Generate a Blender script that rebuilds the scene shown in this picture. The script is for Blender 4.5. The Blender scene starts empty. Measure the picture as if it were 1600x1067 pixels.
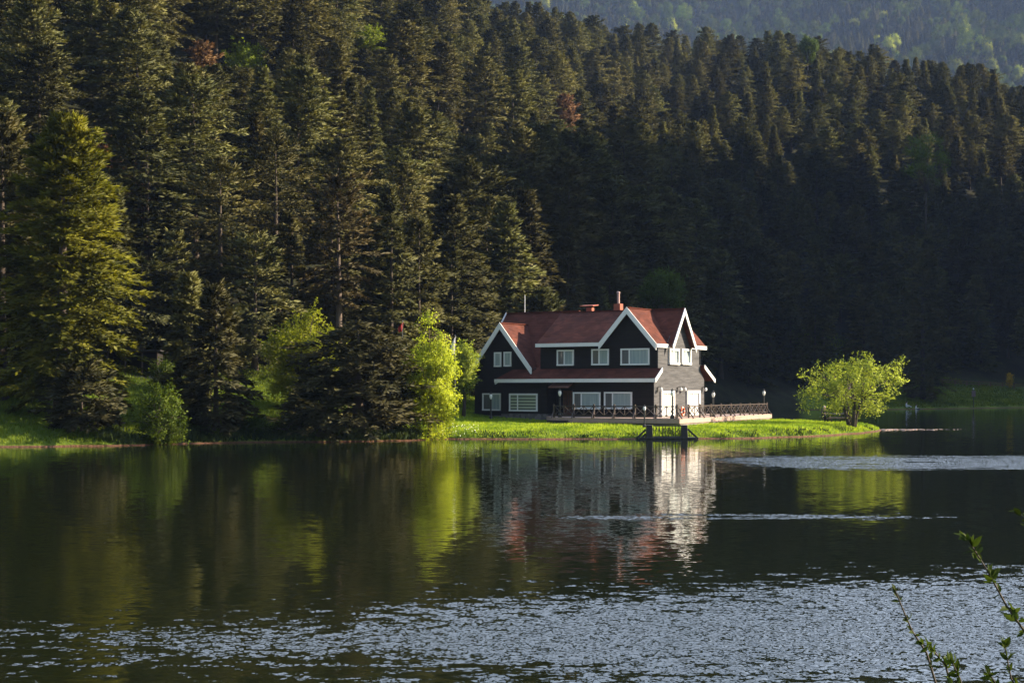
import bpy, bmesh, math, random
import numpy as np
from mathutils import Vector, Matrix, Euler
R = math.radians
sc = bpy.context.scene
col = sc.collection

# ---------------------------------------------------------------- camera, sky, sun, exposure
CAM_H = 3.3
FPX, HOR = 2222.2, 607.0
cam = bpy.data.objects.new("camera", bpy.data.cameras.new("camera"))
col.objects.link(cam)
cam.location = (0, 0, CAM_H)
cam.rotation_euler = (R(90), 0, 0)
cam.data.lens = 50; cam.data.sensor_width = 36
cam.data.shift_y = (HOR - 533.5) / 1600
cam.data.clip_end = 6000; cam.data.clip_start = 0.05
sc.camera = cam
SUN_AZ, SUN_EL = R(4.0), R(25.0)          # azimuth from +X towards +Y
sun = bpy.data.objects.new("sun", bpy.data.lights.new("sun", 'SUN'))
col.objects.link(sun)
sun.data.energy = 5.0; sun.data.angle = R(0.55); sun.data.color = (1.0, 0.83, 0.60)
sdir = Vector((math.cos(SUN_AZ) * math.cos(SUN_EL), math.sin(SUN_AZ) * math.cos(SUN_EL), math.sin(SUN_EL)))
sun.rotation_euler = sdir.to_track_quat('Z', 'Y').to_euler()
sun.location = (150, 10, 80)
world = bpy.data.worlds.new("World"); sc.world = world; world.use_nodes = True
wn = world.node_tree
sky = wn.nodes.new('ShaderNodeTexSky'); sky.sky_type = 'NISHITA'; sky.sun_disc = False
sky.sun_elevation = SUN_EL; sky.sun_rotation = R(90) - SUN_AZ
sky.air_density = 1.0; sky.dust_density = 0.6; sky.ozone_density = 1.0
bg = wn.nodes['Background']; bg.inputs['Strength'].default_value = 0.055
# bright broken clouds added to the unseen far sky to brighten the ripples
def wnode(t, **kw):
    n = wn.nodes.new(t)
    for k, v in kw.items():
        if k in n.inputs: n.inputs[k].default_value = v
        else: setattr(n, k, v)
    return n
wtc = wnode('ShaderNodeTexCoord'); wsx = wnode('ShaderNodeSeparateXYZ'); wn.links.new(wtc.outputs['Generated'], wsx.inputs[0])
wno = wnode('ShaderNodeTexNoise', Scale=2.6, Detail=6.0, Roughness=0.55); wn.links.new(wtc.outputs['Generated'], wno.inputs['Vector'])
def wmap(v, a, b):
    n = wnode('ShaderNodeMapRange', interpolation_type='SMOOTHSTEP'); n.inputs[1].default_value = a; n.inputs[2].default_value = b; wn.links.new(v, n.inputs[0]); return n.outputs[0]
def wmul(a, b):
    n = wnode('ShaderNodeMath', operation='MULTIPLY'); wn.links.new(a, n.inputs[0]); wn.links.new(b, n.inputs[1]); return n.outputs[0]
added_cloud = wmul(wmul(wmap(wno.outputs['Fac'], 0.32, 0.62), wmap(wsx.outputs['Y'], -0.8, 0.75)), wmap(wsx.outputs['Z'], 0.12, 0.35))
cmix = wnode('ShaderNodeMix', data_type='RGBA'); wn.links.new(added_cloud, cmix.inputs[0]); wn.links.new(sky.outputs[0], cmix.inputs[6]); cmix.inputs[7].default_value = (14.0, 16.6, 21.0, 1)
wn.links.new(cmix.outputs[2], bg.inputs['Color'])
sc.view_settings.view_transform = 'Standard'; sc.view_settings.look = 'None'
sc.view_settings.exposure = 1.75; sc.view_settings.gamma = 1.0
sc.cycles.use_denoising = True
sc.cycles.max_bounces = 6; sc.cycles.diffuse_bounces = 3; sc.cycles.glossy_bounces = 3
sc.cycles.transmission_bounces = 4; sc.cycles.volume_bounces = 0; sc.cycles.transparent_max_bounces = 6
sc.cycles.caustics_reflective = False; sc.cycles.caustics_refractive = False
sc.cycles.sample_clamp_indirect = 6
sc.cycles.volume_step_rate = 4

# ---------------------------------------------------------------- small helpers
def at(px, py, Y):
    return Vector(((px - 800) / FPX * Y, Y, CAM_H + (HOR - py) / FPX * Y))
def tag(o, label=None, cat=None, group=None, kind=None):
    if label: o['label'] = label
    if cat: o['category'] = cat
    if group: o['group'] = group
    if kind: o['kind'] = kind
    return o
def empty(name, loc=(0, 0, 0), rz=0.0):
    o = bpy.data.objects.new(name, None); col.objects.link(o)
    o.location = loc; o.rotation_euler = (0, 0, rz); o.empty_display_size = 0.3
    return o
def link(name, me, mat=None, parent=None):
    o = bpy.data.objects.new(name, me); col.objects.link(o)
    if mat is not None:
        for m in (mat if isinstance(mat, (list, tuple)) else [mat]): me.materials.append(m)
    if parent is not None: o.parent = parent
    return o
def np_mesh(name, V, F, smooth=False):
    """V (n,3), F (m,k) constant polygon size"""
    me = bpy.data.meshes.new(name)
    V = np.asarray(V, np.float32); F = np.asarray(F, np.int32)
    m, k = F.shape
    me.vertices.add(len(V)); me.vertices.foreach_set('co', V.ravel())
    me.loops.add(m * k); me.loops.foreach_set('vertex_index', F.ravel())
    me.polygons.add(m)
    me.polygons.foreach_set('loop_start', np.arange(0, m * k, k, dtype=np.int32))
    me.polygons.foreach_set('loop_total', np.full(m, k, np.int32))
    if smooth: me.polygons.foreach_set('use_smooth', np.ones(m, bool))
    me.update(calc_edges=True)
    return me
class MB:
    """collects boxes, tubes and slabs for ONE mesh"""
    def __init__(s): s.v = []; s.f = []
    def add(s, vs, fs):
        n = len(s.v); s.v += [tuple(v) for v in vs]; s.f += [tuple(i + n for i in f) for f in fs]; return s
    def box(s, x0, x1, y0, y1, z0, z1):
        vs = [(x, y, z) for z in (z0, z1) for y in (y0, y1) for x in (x0, x1)]
        return s.add(vs, [(0, 2, 3, 1), (4, 5, 7, 6), (0, 1, 5, 4), (2, 6, 7, 3), (0, 4, 6, 2), (1, 3, 7, 5)])
    def beam(s, a, b, w, t, up=(0, 0, 1)):
        a = Vector(a); b = Vector(b); d = (b - a).normalized(); up = Vector(up)
        sd = d.cross(up)
        if sd.length < 1e-4: sd = d.cross(Vector((1, 0, 0)))
        sd.normalize(); u = sd.cross(d).normalized()
        vs = [p + sd * (w / 2 * i) + u * (t / 2 * j) for p in (a, b) for j in (-1, 1) for i in (-1, 1)]
        return s.add(vs, [(0, 1, 3, 2), (4, 6, 7, 5), (0, 4, 5, 1), (2, 3, 7, 6), (0, 2, 6, 4), (1, 5, 7, 3)])
    def tube(s, pts, rad, n=8, cap=True):
        pts = [Vector(p) for p in pts]; N = len(pts); base = len(s.v); vs = []
        for i, p in enumerate(pts):
            d = (pts[min(i + 1, N - 1)] - pts[max(i - 1, 0)]).normalized()
            a = d.cross(Vector((0.3, 1, 0.1))); a = a.normalized() if a.length > 1e-3 else d.cross(Vector((1, 0, 0))).normalized()
            b = d.cross(a)
            r = rad[i] if isinstance(rad, (list, tuple)) else rad
            vs += [p + a * (r * math.cos(2 * math.pi * k / n)) + b * (r * math.sin(2 * math.pi * k / n)) for k in range(n)]
        fs = [(i * n + k, i * n + (k + 1) % n, (i + 1) * n + (k + 1) % n, (i + 1) * n + k) for i in range(N - 1) for k in range(n)]
        if cap: fs += [tuple(range(n - 1, -1, -1)), tuple((N - 1) * n + k for k in range(n))]
        return s.add(vs, fs)
    def lathe(s, c, prof, n=12):
        c = Vector(c); vs = []; N = len(prof)
        for r, z in prof: vs += [c + Vector((r * math.cos(2 * math.pi * k / n), r * math.sin(2 * math.pi * k / n), z)) for k in range(n)]
        fs = [(i * n + k, i * n + (k + 1) % n, (i + 1) * n + (k + 1) % n, (i + 1) * n + k) for i in range(N - 1) for k in range(n)]
        fs += [tuple(range(n - 1, -1, -1)), tuple((N - 1) * n + k for k in range(n))]
        return s.add(vs, fs)
    def slab(s, poly, off):
        """polygon extruded by vector off"""
        p = [Vector(q) for q in poly]; n = len(p); off = Vector(off)
        vs = p + [q + off for q in p]
        fs = [tuple(range(n)), tuple(range(2 * n - 1, n - 1, -1))] + [(i, i + n, (i + 1) % n + n, (i + 1) % n) for i in range(n)]
        return s.add(vs, fs)
    def build(s, name, mat, parent=None, smooth=False, bevel=0):
        me = bpy.data.meshes.new(name); me.from_pydata(s.v, [], s.f)
        bm = bmesh.new(); bm.from_mesh(me); bmesh.ops.recalc_face_normals(bm, faces=bm.faces)
        if bevel: bmesh.ops.bevel(bm, geom=bm.edges[:], offset=bevel, segments=1, affect='EDGES', clamp_overlap=True)
        bm.to_mesh(me); bm.free()
        if smooth: me.polygons.foreach_set('use_smooth', [True] * len(me.polygons))
        return link(name, me, mat, parent)

# ---------------------------------------------------------------- materials
def mat_new(name):
    m = bpy.data.materials.new(name); m.use_nodes = True
    nt = m.node_tree; return m, nt, nt.nodes['Principled BSDF']
def nd(nt, t, **kw):
    n = nt.nodes.new(t)
    for k, v in kw.items():
        if k in n.inputs: n.inputs[k].default_value = v
        else: setattr(n, k, v)
    return n
def ramp(nt, fac, stops):
    r = nt.nodes.new('ShaderNodeValToRGB'); e = r.color_ramp.elements
    e[0].position, e[0].color = stops[0][0], (*stops[0][1], 1)
    e[1].position, e[1].color = stops[-1][0], (*stops[-1][1], 1)
    for p, c in stops[1:-1]:
        x = e.new(p); x.color = (*c, 1)
    nt.links.new(fac, r.inputs[0]); return r
def simple(name, c, rough=0.6, var=0.15, scale=3.0, stretch=(1, 1, 1), metal=0.0, bump=0.0, spec=0.5):
    m, nt, p = mat_new(name)
    tc = nd(nt, 'ShaderNodeTexCoord'); mp = nd(nt, 'ShaderNodeMapping'); mp.inputs['Scale'].default_value = stretch
    nt.links.new(tc.outputs['Object'], mp.inputs[0])
    no = nd(nt, 'ShaderNodeTexNoise', Scale=scale, Detail=5.0, Roughness=0.6); nt.links.new(mp.outputs[0], no.inputs['Vector'])
    lo = tuple(x * (1 - var) for x in c); hi = tuple(min(1, x * (1 + var)) for x in c)
    r = ramp(nt, no.outputs['Fac'], [(0.3, lo), (0.7, hi)])
    nt.links.new(r.outputs[0], p.inputs['Base Color'])
    p.inputs['Roughness'].default_value = rough; p.inputs['Metallic'].default_value = metal
    p.inputs['Specular IOR Level'].default_value = spec
    if bump:
        b = nd(nt, 'ShaderNodeBump', Strength=0.6, Distance=bump); nt.links.new(no.outputs['Fac'], b.inputs['Height']); nt.links.new(b.outputs[0], p.inputs['Normal'])
    return m
def boards(name, c, c2, rough=0.75, pitch=0.16, streak=0.5):
    """horizontal timber boards, streaked by weather"""
    m, nt, p = mat_new(name)
    tc = nd(nt, 'ShaderNodeTexCoord'); mp = nd(nt, 'ShaderNodeMapping'); mp.inputs['Scale'].default_value = (0.55, 0.55, 1 / pitch)
    nt.links.new(tc.outputs['Object'], mp.inputs[0])
    no = nd(nt, 'ShaderNodeTexNoise', Scale=1.0, Detail=4.0, Roughness=0.7); nt.links.new(mp.outputs[0], no.inputs['Vector'])
    r = ramp(nt, no.outputs['Fac'], [(0.5 - streak / 2, c), (0.5 + streak / 2, c2)])
    sx = nd(nt, 'ShaderNodeSeparateXYZ'); nt.links.new(mp.outputs[0], sx.inputs[0])
    fr = nd(nt, 'ShaderNodeMath', operation='FRACT'); nt.links.new(sx.outputs['Z'], fr.inputs[0])
    gap = ramp(nt, fr.outputs[0], [(0.0, (0.3, 0.3, 0.3)), (0.12, (1, 1, 1))])
    mx = nd(nt, 'ShaderNodeMix', data_type='RGBA', blend_type='MULTIPLY'); mx.inputs[0].default_value = 0.6
    nt.links.new(r.outputs[0], mx.inputs[6]); nt.links.new(gap.outputs[0], mx.inputs[7])
    nt.links.new(mx.outputs[2], p.inputs['Base Color'])
    b = nd(nt, 'ShaderNodeBump', Strength=0.5, Distance=0.02); nt.links.new(fr.outputs[0], b.inputs['Height']); nt.links.new(b.outputs[0], p.inputs['Normal'])
    p.inputs['Roughness'].default_value = rough; p.inputs['Specular IOR Level'].default_value = 0.3
    return m
def leaf_mat(name, c, c2, trans=0.35, tc=None, hue=0.03, rough=0.55, scale=0.5):
    """leaves / needles: two clump tones, per-tree variation, translucent"""
    m = bpy.data.materials.new(name); m.use_nodes = True; nt = m.node_tree; nt.nodes.clear()
    out = nd(nt, 'ShaderNodeOutputMaterial')
    oi = nd(nt, 'ShaderNodeObjectInfo'); tcd = nd(nt, 'ShaderNodeTexCoord')
    no = nd(nt, 'ShaderNodeTexNoise', Scale=scale, Detail=3.0, Roughness=0.6); nt.links.new(tcd.outputs['Object'], no.inputs['Vector'])
    r = ramp(nt, no.outputs['Fac'], [(0.35, c), (0.65, c2)])
    hs = nd(nt, 'ShaderNodeHueSaturation')
    mr = nd(nt, 'ShaderNodeMapRange'); mr.inputs[3].default_value = 0.5 - hue; mr.inputs[4].default_value = 0.5 + hue
    mv = nd(nt, 'ShaderNodeMapRange'); mv.inputs[3].default_value = 0.5; mv.inputs[4].default_value = 1.55
    mm = nd(nt, 'ShaderNodeMath', operation='MULTIPLY'); mm.inputs[1].default_value = 7.31
    fr = nd(nt, 'ShaderNodeMath', operation='FRACT')
    nt.links.new(oi.outputs['Random'], mr.inputs[0]); nt.links.new(oi.outputs['Random'], mm.inputs[0]); nt.links.new(mm.outputs[0], fr.inputs[0]); nt.links.new(fr.outputs[0], mv.inputs[0])
    nt.links.new(mr.outputs[0], hs.inputs['Hue']); nt.links.new(mv.outputs[0], hs.inputs['Value']); nt.links.new(r.outputs[0], hs.inputs['Color'])
    d = nd(nt, 'ShaderNodeBsdfDiffuse'); t = nd(nt, 'ShaderNodeBsdfTranslucent'); g = nd(nt, 'ShaderNodeBsdfGlossy', Roughness=rough)
    nt.links.new(hs.outputs[0], d.inputs[0])
    tm = nd(nt, 'ShaderNodeMix', data_type='RGBA', blend_type='MULTIPLY'); tm.inputs[0].default_value = 1.0
    tm.inputs[7].default_value = (*(tc or (1.3, 1.25, 0.6)), 1); nt.links.new(hs.outputs[0], tm.inputs[6]); nt.links.new(tm.outputs[2], t.inputs[0])
    g.inputs[0].default_value = (0.5, 0.5, 0.45, 1)
    m1 = nd(nt, 'ShaderNodeMixShader'); m1.inputs[0].default_value = trans; nt.links.new(d.outputs[0], m1.inputs[1]); nt.links.new(t.outputs[0], m1.inputs[2])
    m2 = nd(nt, 'ShaderNodeMixShader'); m2.inputs[0].default_value = 0.014; nt.links.new(m1.outputs[0], m2.inputs[1]); nt.links.new(g.outputs[0], m2.inputs[2])
    nt.links.new(m2.outputs[0], out.inputs[0])
    return m
M = {}
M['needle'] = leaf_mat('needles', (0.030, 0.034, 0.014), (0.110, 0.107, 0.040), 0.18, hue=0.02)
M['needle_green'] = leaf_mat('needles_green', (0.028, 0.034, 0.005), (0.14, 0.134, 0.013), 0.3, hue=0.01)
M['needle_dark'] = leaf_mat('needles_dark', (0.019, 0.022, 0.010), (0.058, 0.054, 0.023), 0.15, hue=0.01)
M['needle_rust'] = leaf_mat('needles_rust', (0.055, 0.034, 0.019), (0.135, 0.075, 0.036), 0.2, tc=(1.1, 0.95, 0.8), hue=0.01)
M['needle_bare'] = leaf_mat('needles_bare', (0.04, 0.036, 0.018), (0.105, 0.085, 0.038), 0.2, tc=(1.1, 1, 0.8), hue=0.01)
M['leaf_fresh'] = leaf_mat('leaves_fresh', (0.15, 0.20, 0.015), (0.28, 0.33, 0.028), 0.45, hue=0.012, scale=0.9)
M['leaf_yellow'] = leaf_mat('leaves_yellow', (0.11, 0.14, 0.020), (0.24, 0.275, 0.040), 0.4, hue=0.01, scale=0.9)
M['leaf_green'] = leaf_mat('leaves_green', (0.026, 0.046, 0.005), (0.062, 0.09, 0.010), 0.4, hue=0.015, scale=0.9)
M['leaf_amber'] = leaf_mat('leaves_amber', (0.5, 0.32, 0.02), (0.7, 0.5, 0.04), 0.3, hue=0.0)
M['bark'] = simple('bark', (0.05, 0.036, 0.026), 0.9, 0.4, 4.0, (1, 1, 0.3), bump=0.03)
M['bark_pale'] = simple('bark_pale', (0.085, 0.062, 0.048), 0.9, 0.4, 4.0, (1, 1, 0.3), bump=0.03)
M['dark_wood'] = boards('dark_stained_boards', (0.006, 0.005, 0.0048), (0.018, 0.0145, 0.0135), 0.9)
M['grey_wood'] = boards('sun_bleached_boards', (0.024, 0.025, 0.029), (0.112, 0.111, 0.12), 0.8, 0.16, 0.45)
M['blue_wood'] = boards('blue_black_boards', (0.010, 0.012, 0.018), (0.018, 0.02, 0.028), 0.7)
M['white'] = simple('white_paint', (0.72, 0.72, 0.72), 0.45, 0.06, 2.0)
M['rail'] = simple('brown_railing_paint', (0.045, 0.03, 0.025), 0.5, 0.3, 5.0)
M['black'] = simple('black_iron', (0.012, 0.012, 0.013), 0.4, 0.2, 5.0)
M['tarred'] = simple('tarred_timber', (0.014, 0.012, 0.012), 0.6, 0.3, 5.0)
M['stone'] = simple('terrace_stone', (0.34, 0.235, 0.195), 0.75, 0.14, 2.0)
M['curb'] = simple('terrace_concrete', (0.20, 0.17, 0.16), 0.85, 0.2, 2.0)
M['globe'] = simple('opal_glass', (0.8, 0.8, 0.78), 0.2, 0.03, 2.0)
M['brick'] = simple('chimney_render', (0.27, 0.072, 0.04), 0.8, 0.2, 6.0)
M['metal'] = simple('flue_metal', (0.55, 0.5, 0.5), 0.35, 0.1, 4.0, metal=0.8)
M['skin'] = simple('skin', (0.5, 0.32, 0.25), 0.5, 0.05, 8.0)
M['cloth_dark'] = simple('dark_cloth', (0.02, 0.02, 0.028), 0.9, 0.2, 8.0)
M['cloth_white'] = simple('white_cloth', (0.7, 0.7, 0.72), 0.9, 0.08, 8.0)
M['cloth_blue'] = simple('denim', (0.04, 0.05, 0.09), 0.9, 0.2, 8.0)
M['cloth_red'] = simple('red_cloth', (0.30, 0.015, 0.012), 0.8, 0.1, 4.0)
M['hair'] = simple('hair', (0.02, 0.014, 0.01), 0.6, 0.2, 8.0)
M['hair_pale'] = simple('pale_hair', (0.55, 0.45, 0.36), 0.6, 0.2, 8.0)
M['pole'] = simple('grey_pole', (0.10, 0.10, 0.11), 0.5, 0.1, 4.0)
M['flue'] = simple('flue_metal', (0.30, 0.20, 0.19), 0.5, 0.2, 4.0, metal=0.3)
M['fence_wood'] = simple('fence_wood', (0.13, 0.06, 0.045), 0.8, 0.3, 3.0)
M['sand'] = simple('pale_sand', (0.25, 0.175, 0.135), 0.95, 0.45, 1.5, bump=0.02)
def shingles():
    m, nt, p = mat_new('red_shingles')
    tc = nd(nt, 'ShaderNodeTexCoord'); mp = nd(nt, 'ShaderNodeMapping'); mp.inputs['Scale'].default_value = (2.2, 2.2, 5.0)
    nt.links.new(tc.outputs['Object'], mp.inputs[0])
    vo = nd(nt, 'ShaderNodeTexVoronoi', Scale=1.0); nt.links.new(mp.outputs[0], vo.inputs['Vector'])
    no = nd(nt, 'ShaderNodeTexNoise', Scale=0.6, Detail=6.0); nt.links.new(tc.outputs['Object'], no.inputs['Vector'])
    r = ramp(nt, vo.outputs['Color'], [(0.1, (0.068, 0.024, 0.017)), (0.9, (0.115, 0.040, 0.029))])
    r2 = ramp(nt, no.outputs['Fac'], [(0.3, (0.7, 0.7, 0.72)), (0.7, (1.15, 1.1, 1.05))])
    mx = nd(nt, 'ShaderNodeMix', data_type='RGBA', blend_type='MULTIPLY'); mx.inputs[0].default_value = 1
    nt.links.new(r.outputs[0], mx.inputs[6]); nt.links.new(r2.outputs[0], mx.inputs[7]); nt.links.new(mx.outputs[2], p.inputs['Base Color'])
    sx = nd(nt, 'ShaderNodeSeparateXYZ'); nt.links.new(mp.outputs[0], sx.inputs[0])
    fr = nd(nt, 'ShaderNodeMath', operation='FRACT'); nt.links.new(sx.outputs['Z'], fr.inputs[0])
    b = nd(nt, 'ShaderNodeBump', Strength=0.6, Distance=0.03); nt.links.new(fr.outputs[0], b.inputs['Height']); nt.links.new(b.outputs[0], p.inputs['Normal'])
    p.inputs['Roughness'].default_value = 0.9; p.inputs['Specular IOR Level'].default_value = 0.1
    return m
M['roof'] = shingles()
M['ridge'] = simple('ridge_tiles', (0.10, 0.028, 0.018), 0.9, 0.25, 5.0, spec=0.1)
def masonry():
    m, nt, p = mat_new('rubble_masonry')
    tc = nd(nt, 'ShaderNodeTexCoord'); vo = nd(nt, 'ShaderNodeTexVoronoi', Scale=3.5); nt.links.new(tc.outputs['Object'], vo.inputs['Vector'])
    r = ramp(nt, vo.outputs['Color'], [(0.1, (0.06, 0.055, 0.055)), (0.9, (0.17, 0.15, 0.145))])
    vd = nd(nt, 'ShaderNodeTexVoronoi', Scale=3.5, feature='DISTANCE_TO_EDGE'); nt.links.new(tc.outputs['Object'], vd.inputs['Vector'])
    b = nd(nt, 'ShaderNodeBump', Strength=0.8, Distance=0.05); nt.links.new(vd.outputs['Distance'], b.inputs['Height']); nt.links.new(b.outputs[0], p.inputs['Normal'])
    nt.links.new(r.outputs[0], p.inputs['Base Color']); p.inputs['Roughness'].default_value = 0.9
    return m
M['rubble'] = masonry()
def pane_mat(name, c, c2, blinds=False):
    m, nt, p = mat_new(name)
    tc = nd(nt, 'ShaderNodeTexCoord')
    if blinds:
        sx = nd(nt, 'ShaderNodeSeparateXYZ'); nt.links.new(tc.outputs['Object'], sx.inputs[0])
        mu = nd(nt, 'ShaderNodeMath', operation='MULTIPLY'); mu.inputs[1].default_value = 4.2; nt.links.new(sx.outputs['Z'], mu.inputs[0])
        fr = nd(nt, 'ShaderNodeMath', operation='FRACT'); nt.links.new(mu.outputs[0], fr.inputs[0])
        r = ramp(nt, fr.outputs[0], [(0.42, c), (0.55, c2)])
    else:
        mp = nd(nt, 'ShaderNodeMapping'); mp.inputs['Scale'].default_value = (6, 6, 0.4); nt.links.new(tc.outputs['Object'], mp.inputs[0])
        no = nd(nt, 'ShaderNodeTexNoise', Scale=1.0, Detail=3.0); nt.links.new(mp.outputs[0], no.inputs['Vector'])
        r = ramp(nt, no.outputs['Fac'], [(0.3, c), (0.7, c2)])
    nt.links.new(r.outputs[0], p.inputs['Base Color'])
    p.inputs['Roughness'].default_value = 0.55; p.inputs['Coat Weight'].default_value = 1.0; p.inputs['Coat Roughness'].default_value = 0.03
    return m
M['curtain'] = pane_mat('curtained_glass', (0.20, 0.26, 0.28), (0.34, 0.40, 0.40))
M['screen'] = pane_mat('screened_glass', (0.07, 0.07, 0.075), (0.11, 0.11, 0.11))
M['blind'] = pane_mat('striped_blind_glass', (0.05, 0.07, 0.07), (0.36, 0.40, 0.33), True)
M['net'] = pane_mat('white_curtained_glass', (0.5, 0.5, 0.5), (0.7, 0.7, 0.68))

# ---------------------------------------------------------------- terrain
SHORE = [(-260, 62), (-120, 72), (-60, 76), (-29, 80.6), (-22.6, 82.0), (-19, 86), (-16.5, 87.4), (-9.9, 88), (-6.5, 90.5), (-4.2, 92.6), (0, 92.8),
         (8.35, 92.9), (12, 93.2), (17.1, 95.0), (20, 97.2), (22.8, 100.2), (25.5, 104.5), (28.4, 110.5), (28.9, 114), (27, 119), (22, 122.5), (18, 127), (13.5, 134),
         (10.5, 148), (11, 170), (20, 198), (36, 219), (50, 224), (60, 224.5), (74.5, 236), (89, 248), (104, 256), (108, 235), (104, 205), (96, 160), (94, 122), (540, 150), (560, 40), (500, 5), (900, 0), (900, 1850), (-500, 1850), (-500, 62)]
def poly_sd(P, poly):
    P = np.asarray(P, float); poly = np.asarray(poly, float); d2 = np.full(len(P), 1e12); ins = np.zeros(len(P), bool)
    for i in range(len(poly)):
        a, b = poly[i], poly[(i + 1) % len(poly)]; e = b - a; w = P - a
        t = np.clip((w @ e) / (e @ e), 0, 1); q = w - t[:, None] * e; d2 = np.minimum(d2, (q ** 2).sum(1))
        c = (a[1] > P[:, 1]) != (b[1] > P[:, 1])
        with np.errstate(divide='ignore', invalid='ignore'): xi = a[0] + (P[:, 1] - a[1]) * e[0] / (e[1] if e[1] else 1e-9)
        ins ^= c & (P[:, 0] < xi)
    return np.where(ins, 1, -1) * np.sqrt(d2)
def sstep(x, a, b):
    t = np.clip((x - a) / (b - a), 0, 1); return t * t * (3 - 2 * t)
FOOT_X = [-300, -60, -30, -12, -4, 4, 12, 25, 36, 50, 75, 100, 160, 300]
FOOT_Y = [75, 94, 100, 110, 120, 132, 154, 200, 219, 236, 258, 268, 285, 300]
TT = [-0.6, -0.36, -0.2, -0.1, 0.0, 0.12, 0.24, 0.36, 0.6]
RY = [300, 330, 365, 385, 400, 400, 400, 405, 410]      # ridge distance by bearing
EL = [0.50, 0.46, 0.38, 0.325, 0.273, 0.256, 0.235, 0.217, 0.19]   # skyline bearing tangent
def wav(x, y, s):
    return np.sin(x / s * 1.0 + 1.3 * np.sin(y / s * 0.7)) * np.cos(y / s * 0.9 + 0.8 * np.sin(x / s * 0.6))
def smin(a, b, k):
    h = np.clip(0.5 + 0.5 * (b - a) / k, 0, 1); return b * (1 - h) + a * h - k * h * (1 - h)
SHADE_SPUR = [(95, 124), (98, 160), (106, 215), (132, 275), (150, 310), (175, 350), (340, 390), (540, 380), (540, 155)]  # unseen hill off to the right, shaped to shade the lower right slope
def height(X, Y):
    X = np.atleast_1d(np.asarray(X, float)); Y = np.atleast_1d(np.asarray(Y, float))
    P = np.stack([X, Y], 1); sd = poly_sd(P, SHORE)
    jag = 0.25 * wav(X, Y, 0.7) + 0.35 * wav(X + 9, Y, 2.1)
    s = sd + np.clip(jag, -0.5, 0.5) * (Y < 140)
    base = np.where(s < 0, np.maximum(-1.6, s * 0.35), 0.03 + 0.52 * (1 - np.exp(-np.maximum(s, 0) / 0.9)) + 0.016 * np.clip(s, 0, 60))
    wl = sstep(-X, 6, 16); wr = sstep(X, 40, 60)
    base = base + np.clip(s - 1.0, 0, 28) * (0.088 * wl + 0.10 * wr) * (s > 0)
    yf = np.interp(X, FOOT_X, FOOT_Y); t = X / np.maximum(Y, 1)
    ry = np.interp(t, TT, RY); zr = np.interp(t, TT, EL) * ry - 10.8
    d = Y - yf
    up = np.log1p(np.exp(np.clip(d / 6, -40, 40))) * 6 * zr / np.maximum(ry - yf, 60)
    top = zr + 3 - 0.30 * (Y - ry)
    hill = smin(up, np.maximum(top, 25), 14)
    hill = np.maximum(hill, 0) * (sd > -2)
    hill = hill + sstep(d, 10, 60) * (2.2 * wav(X, Y, 17) + 1.0 * wav(X + 40, Y, 7))
    far = np.clip(Y - 880, 0, None)
    mt = 0.62 * far * sstep(Y, 880, 1000) + sstep(Y, 900, 1040) * (16 * wav(X, Y, 70) + 8 * wav(X, Y + 50, 31) + 0.10 * (X - 120))
    ss = poly_sd(P, SHADE_SPUR); shade_spur = (87 + 20 * np.exp(-0.5 * ((Y - 290) / 36) ** 2)) * (sstep(ss, -2, 46) * 0.8 + 0.2 * sstep(ss, 0, 18)) + sstep(ss, 4, 20) * (4 * wav(X, Y, 9) + 3 * wav(X + 30, Y, 4))
    z = base + np.maximum(hill, 0) + np.minimum(mt, 430 + 8 * wav(X, Y, 40)) + shade_spur
    near = 1.75 * sstep(-Y, -7.5, -2.5) + 0.1 * wav(X, Y, 1.3) * (Y < 8)
    return np.where(Y < 10, np.maximum(near - 0.7 * sstep(Y, 3, 9), np.where(sd > 0, z, -1.6)), z)
def hz(x, y): return float(height([x], [y])[0])
def lines(segs):
    out = []
    for a, b, st in segs: out += list(np.arange(a, b, st))
    return np.array(out + [segs[-1][1]])
xs = lines([(-460, -120, 12), (-120, -46, 3), (-46, 34, 0.5), (34, 110, 1.5), (110, 200, 5), (200, 860, 12)])
ys = lines([(-30, 10, 1.5), (10, 74, 8), (74, 130, 0.5), (130, 262, 1.5), (262, 460, 4), (460, 1770, 14)])
gx, gy = np.meshgrid(xs, ys); zz = height(gx.ravel(), gy.ravel())
nx, ny = len(xs), len(ys)
idx = np.arange(nx * ny).reshape(ny, nx)
Fq = np.stack([idx[:-1, :-1], idx[:-1, 1:], idx[1:, 1:], idx[1:, :-1]], -1).reshape(-1, 4)
gm = np_mesh('ground', np.stack([gx.ravel(), gy.ravel(), zz], 1), Fq, True)
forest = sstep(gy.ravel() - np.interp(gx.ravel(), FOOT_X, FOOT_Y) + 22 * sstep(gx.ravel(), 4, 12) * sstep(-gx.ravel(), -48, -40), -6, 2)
al = gm.attributes.new('forest', 'FLOAT', 'POINT'); al.data.foreach_set('value', forest.astype(np.float32))
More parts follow.
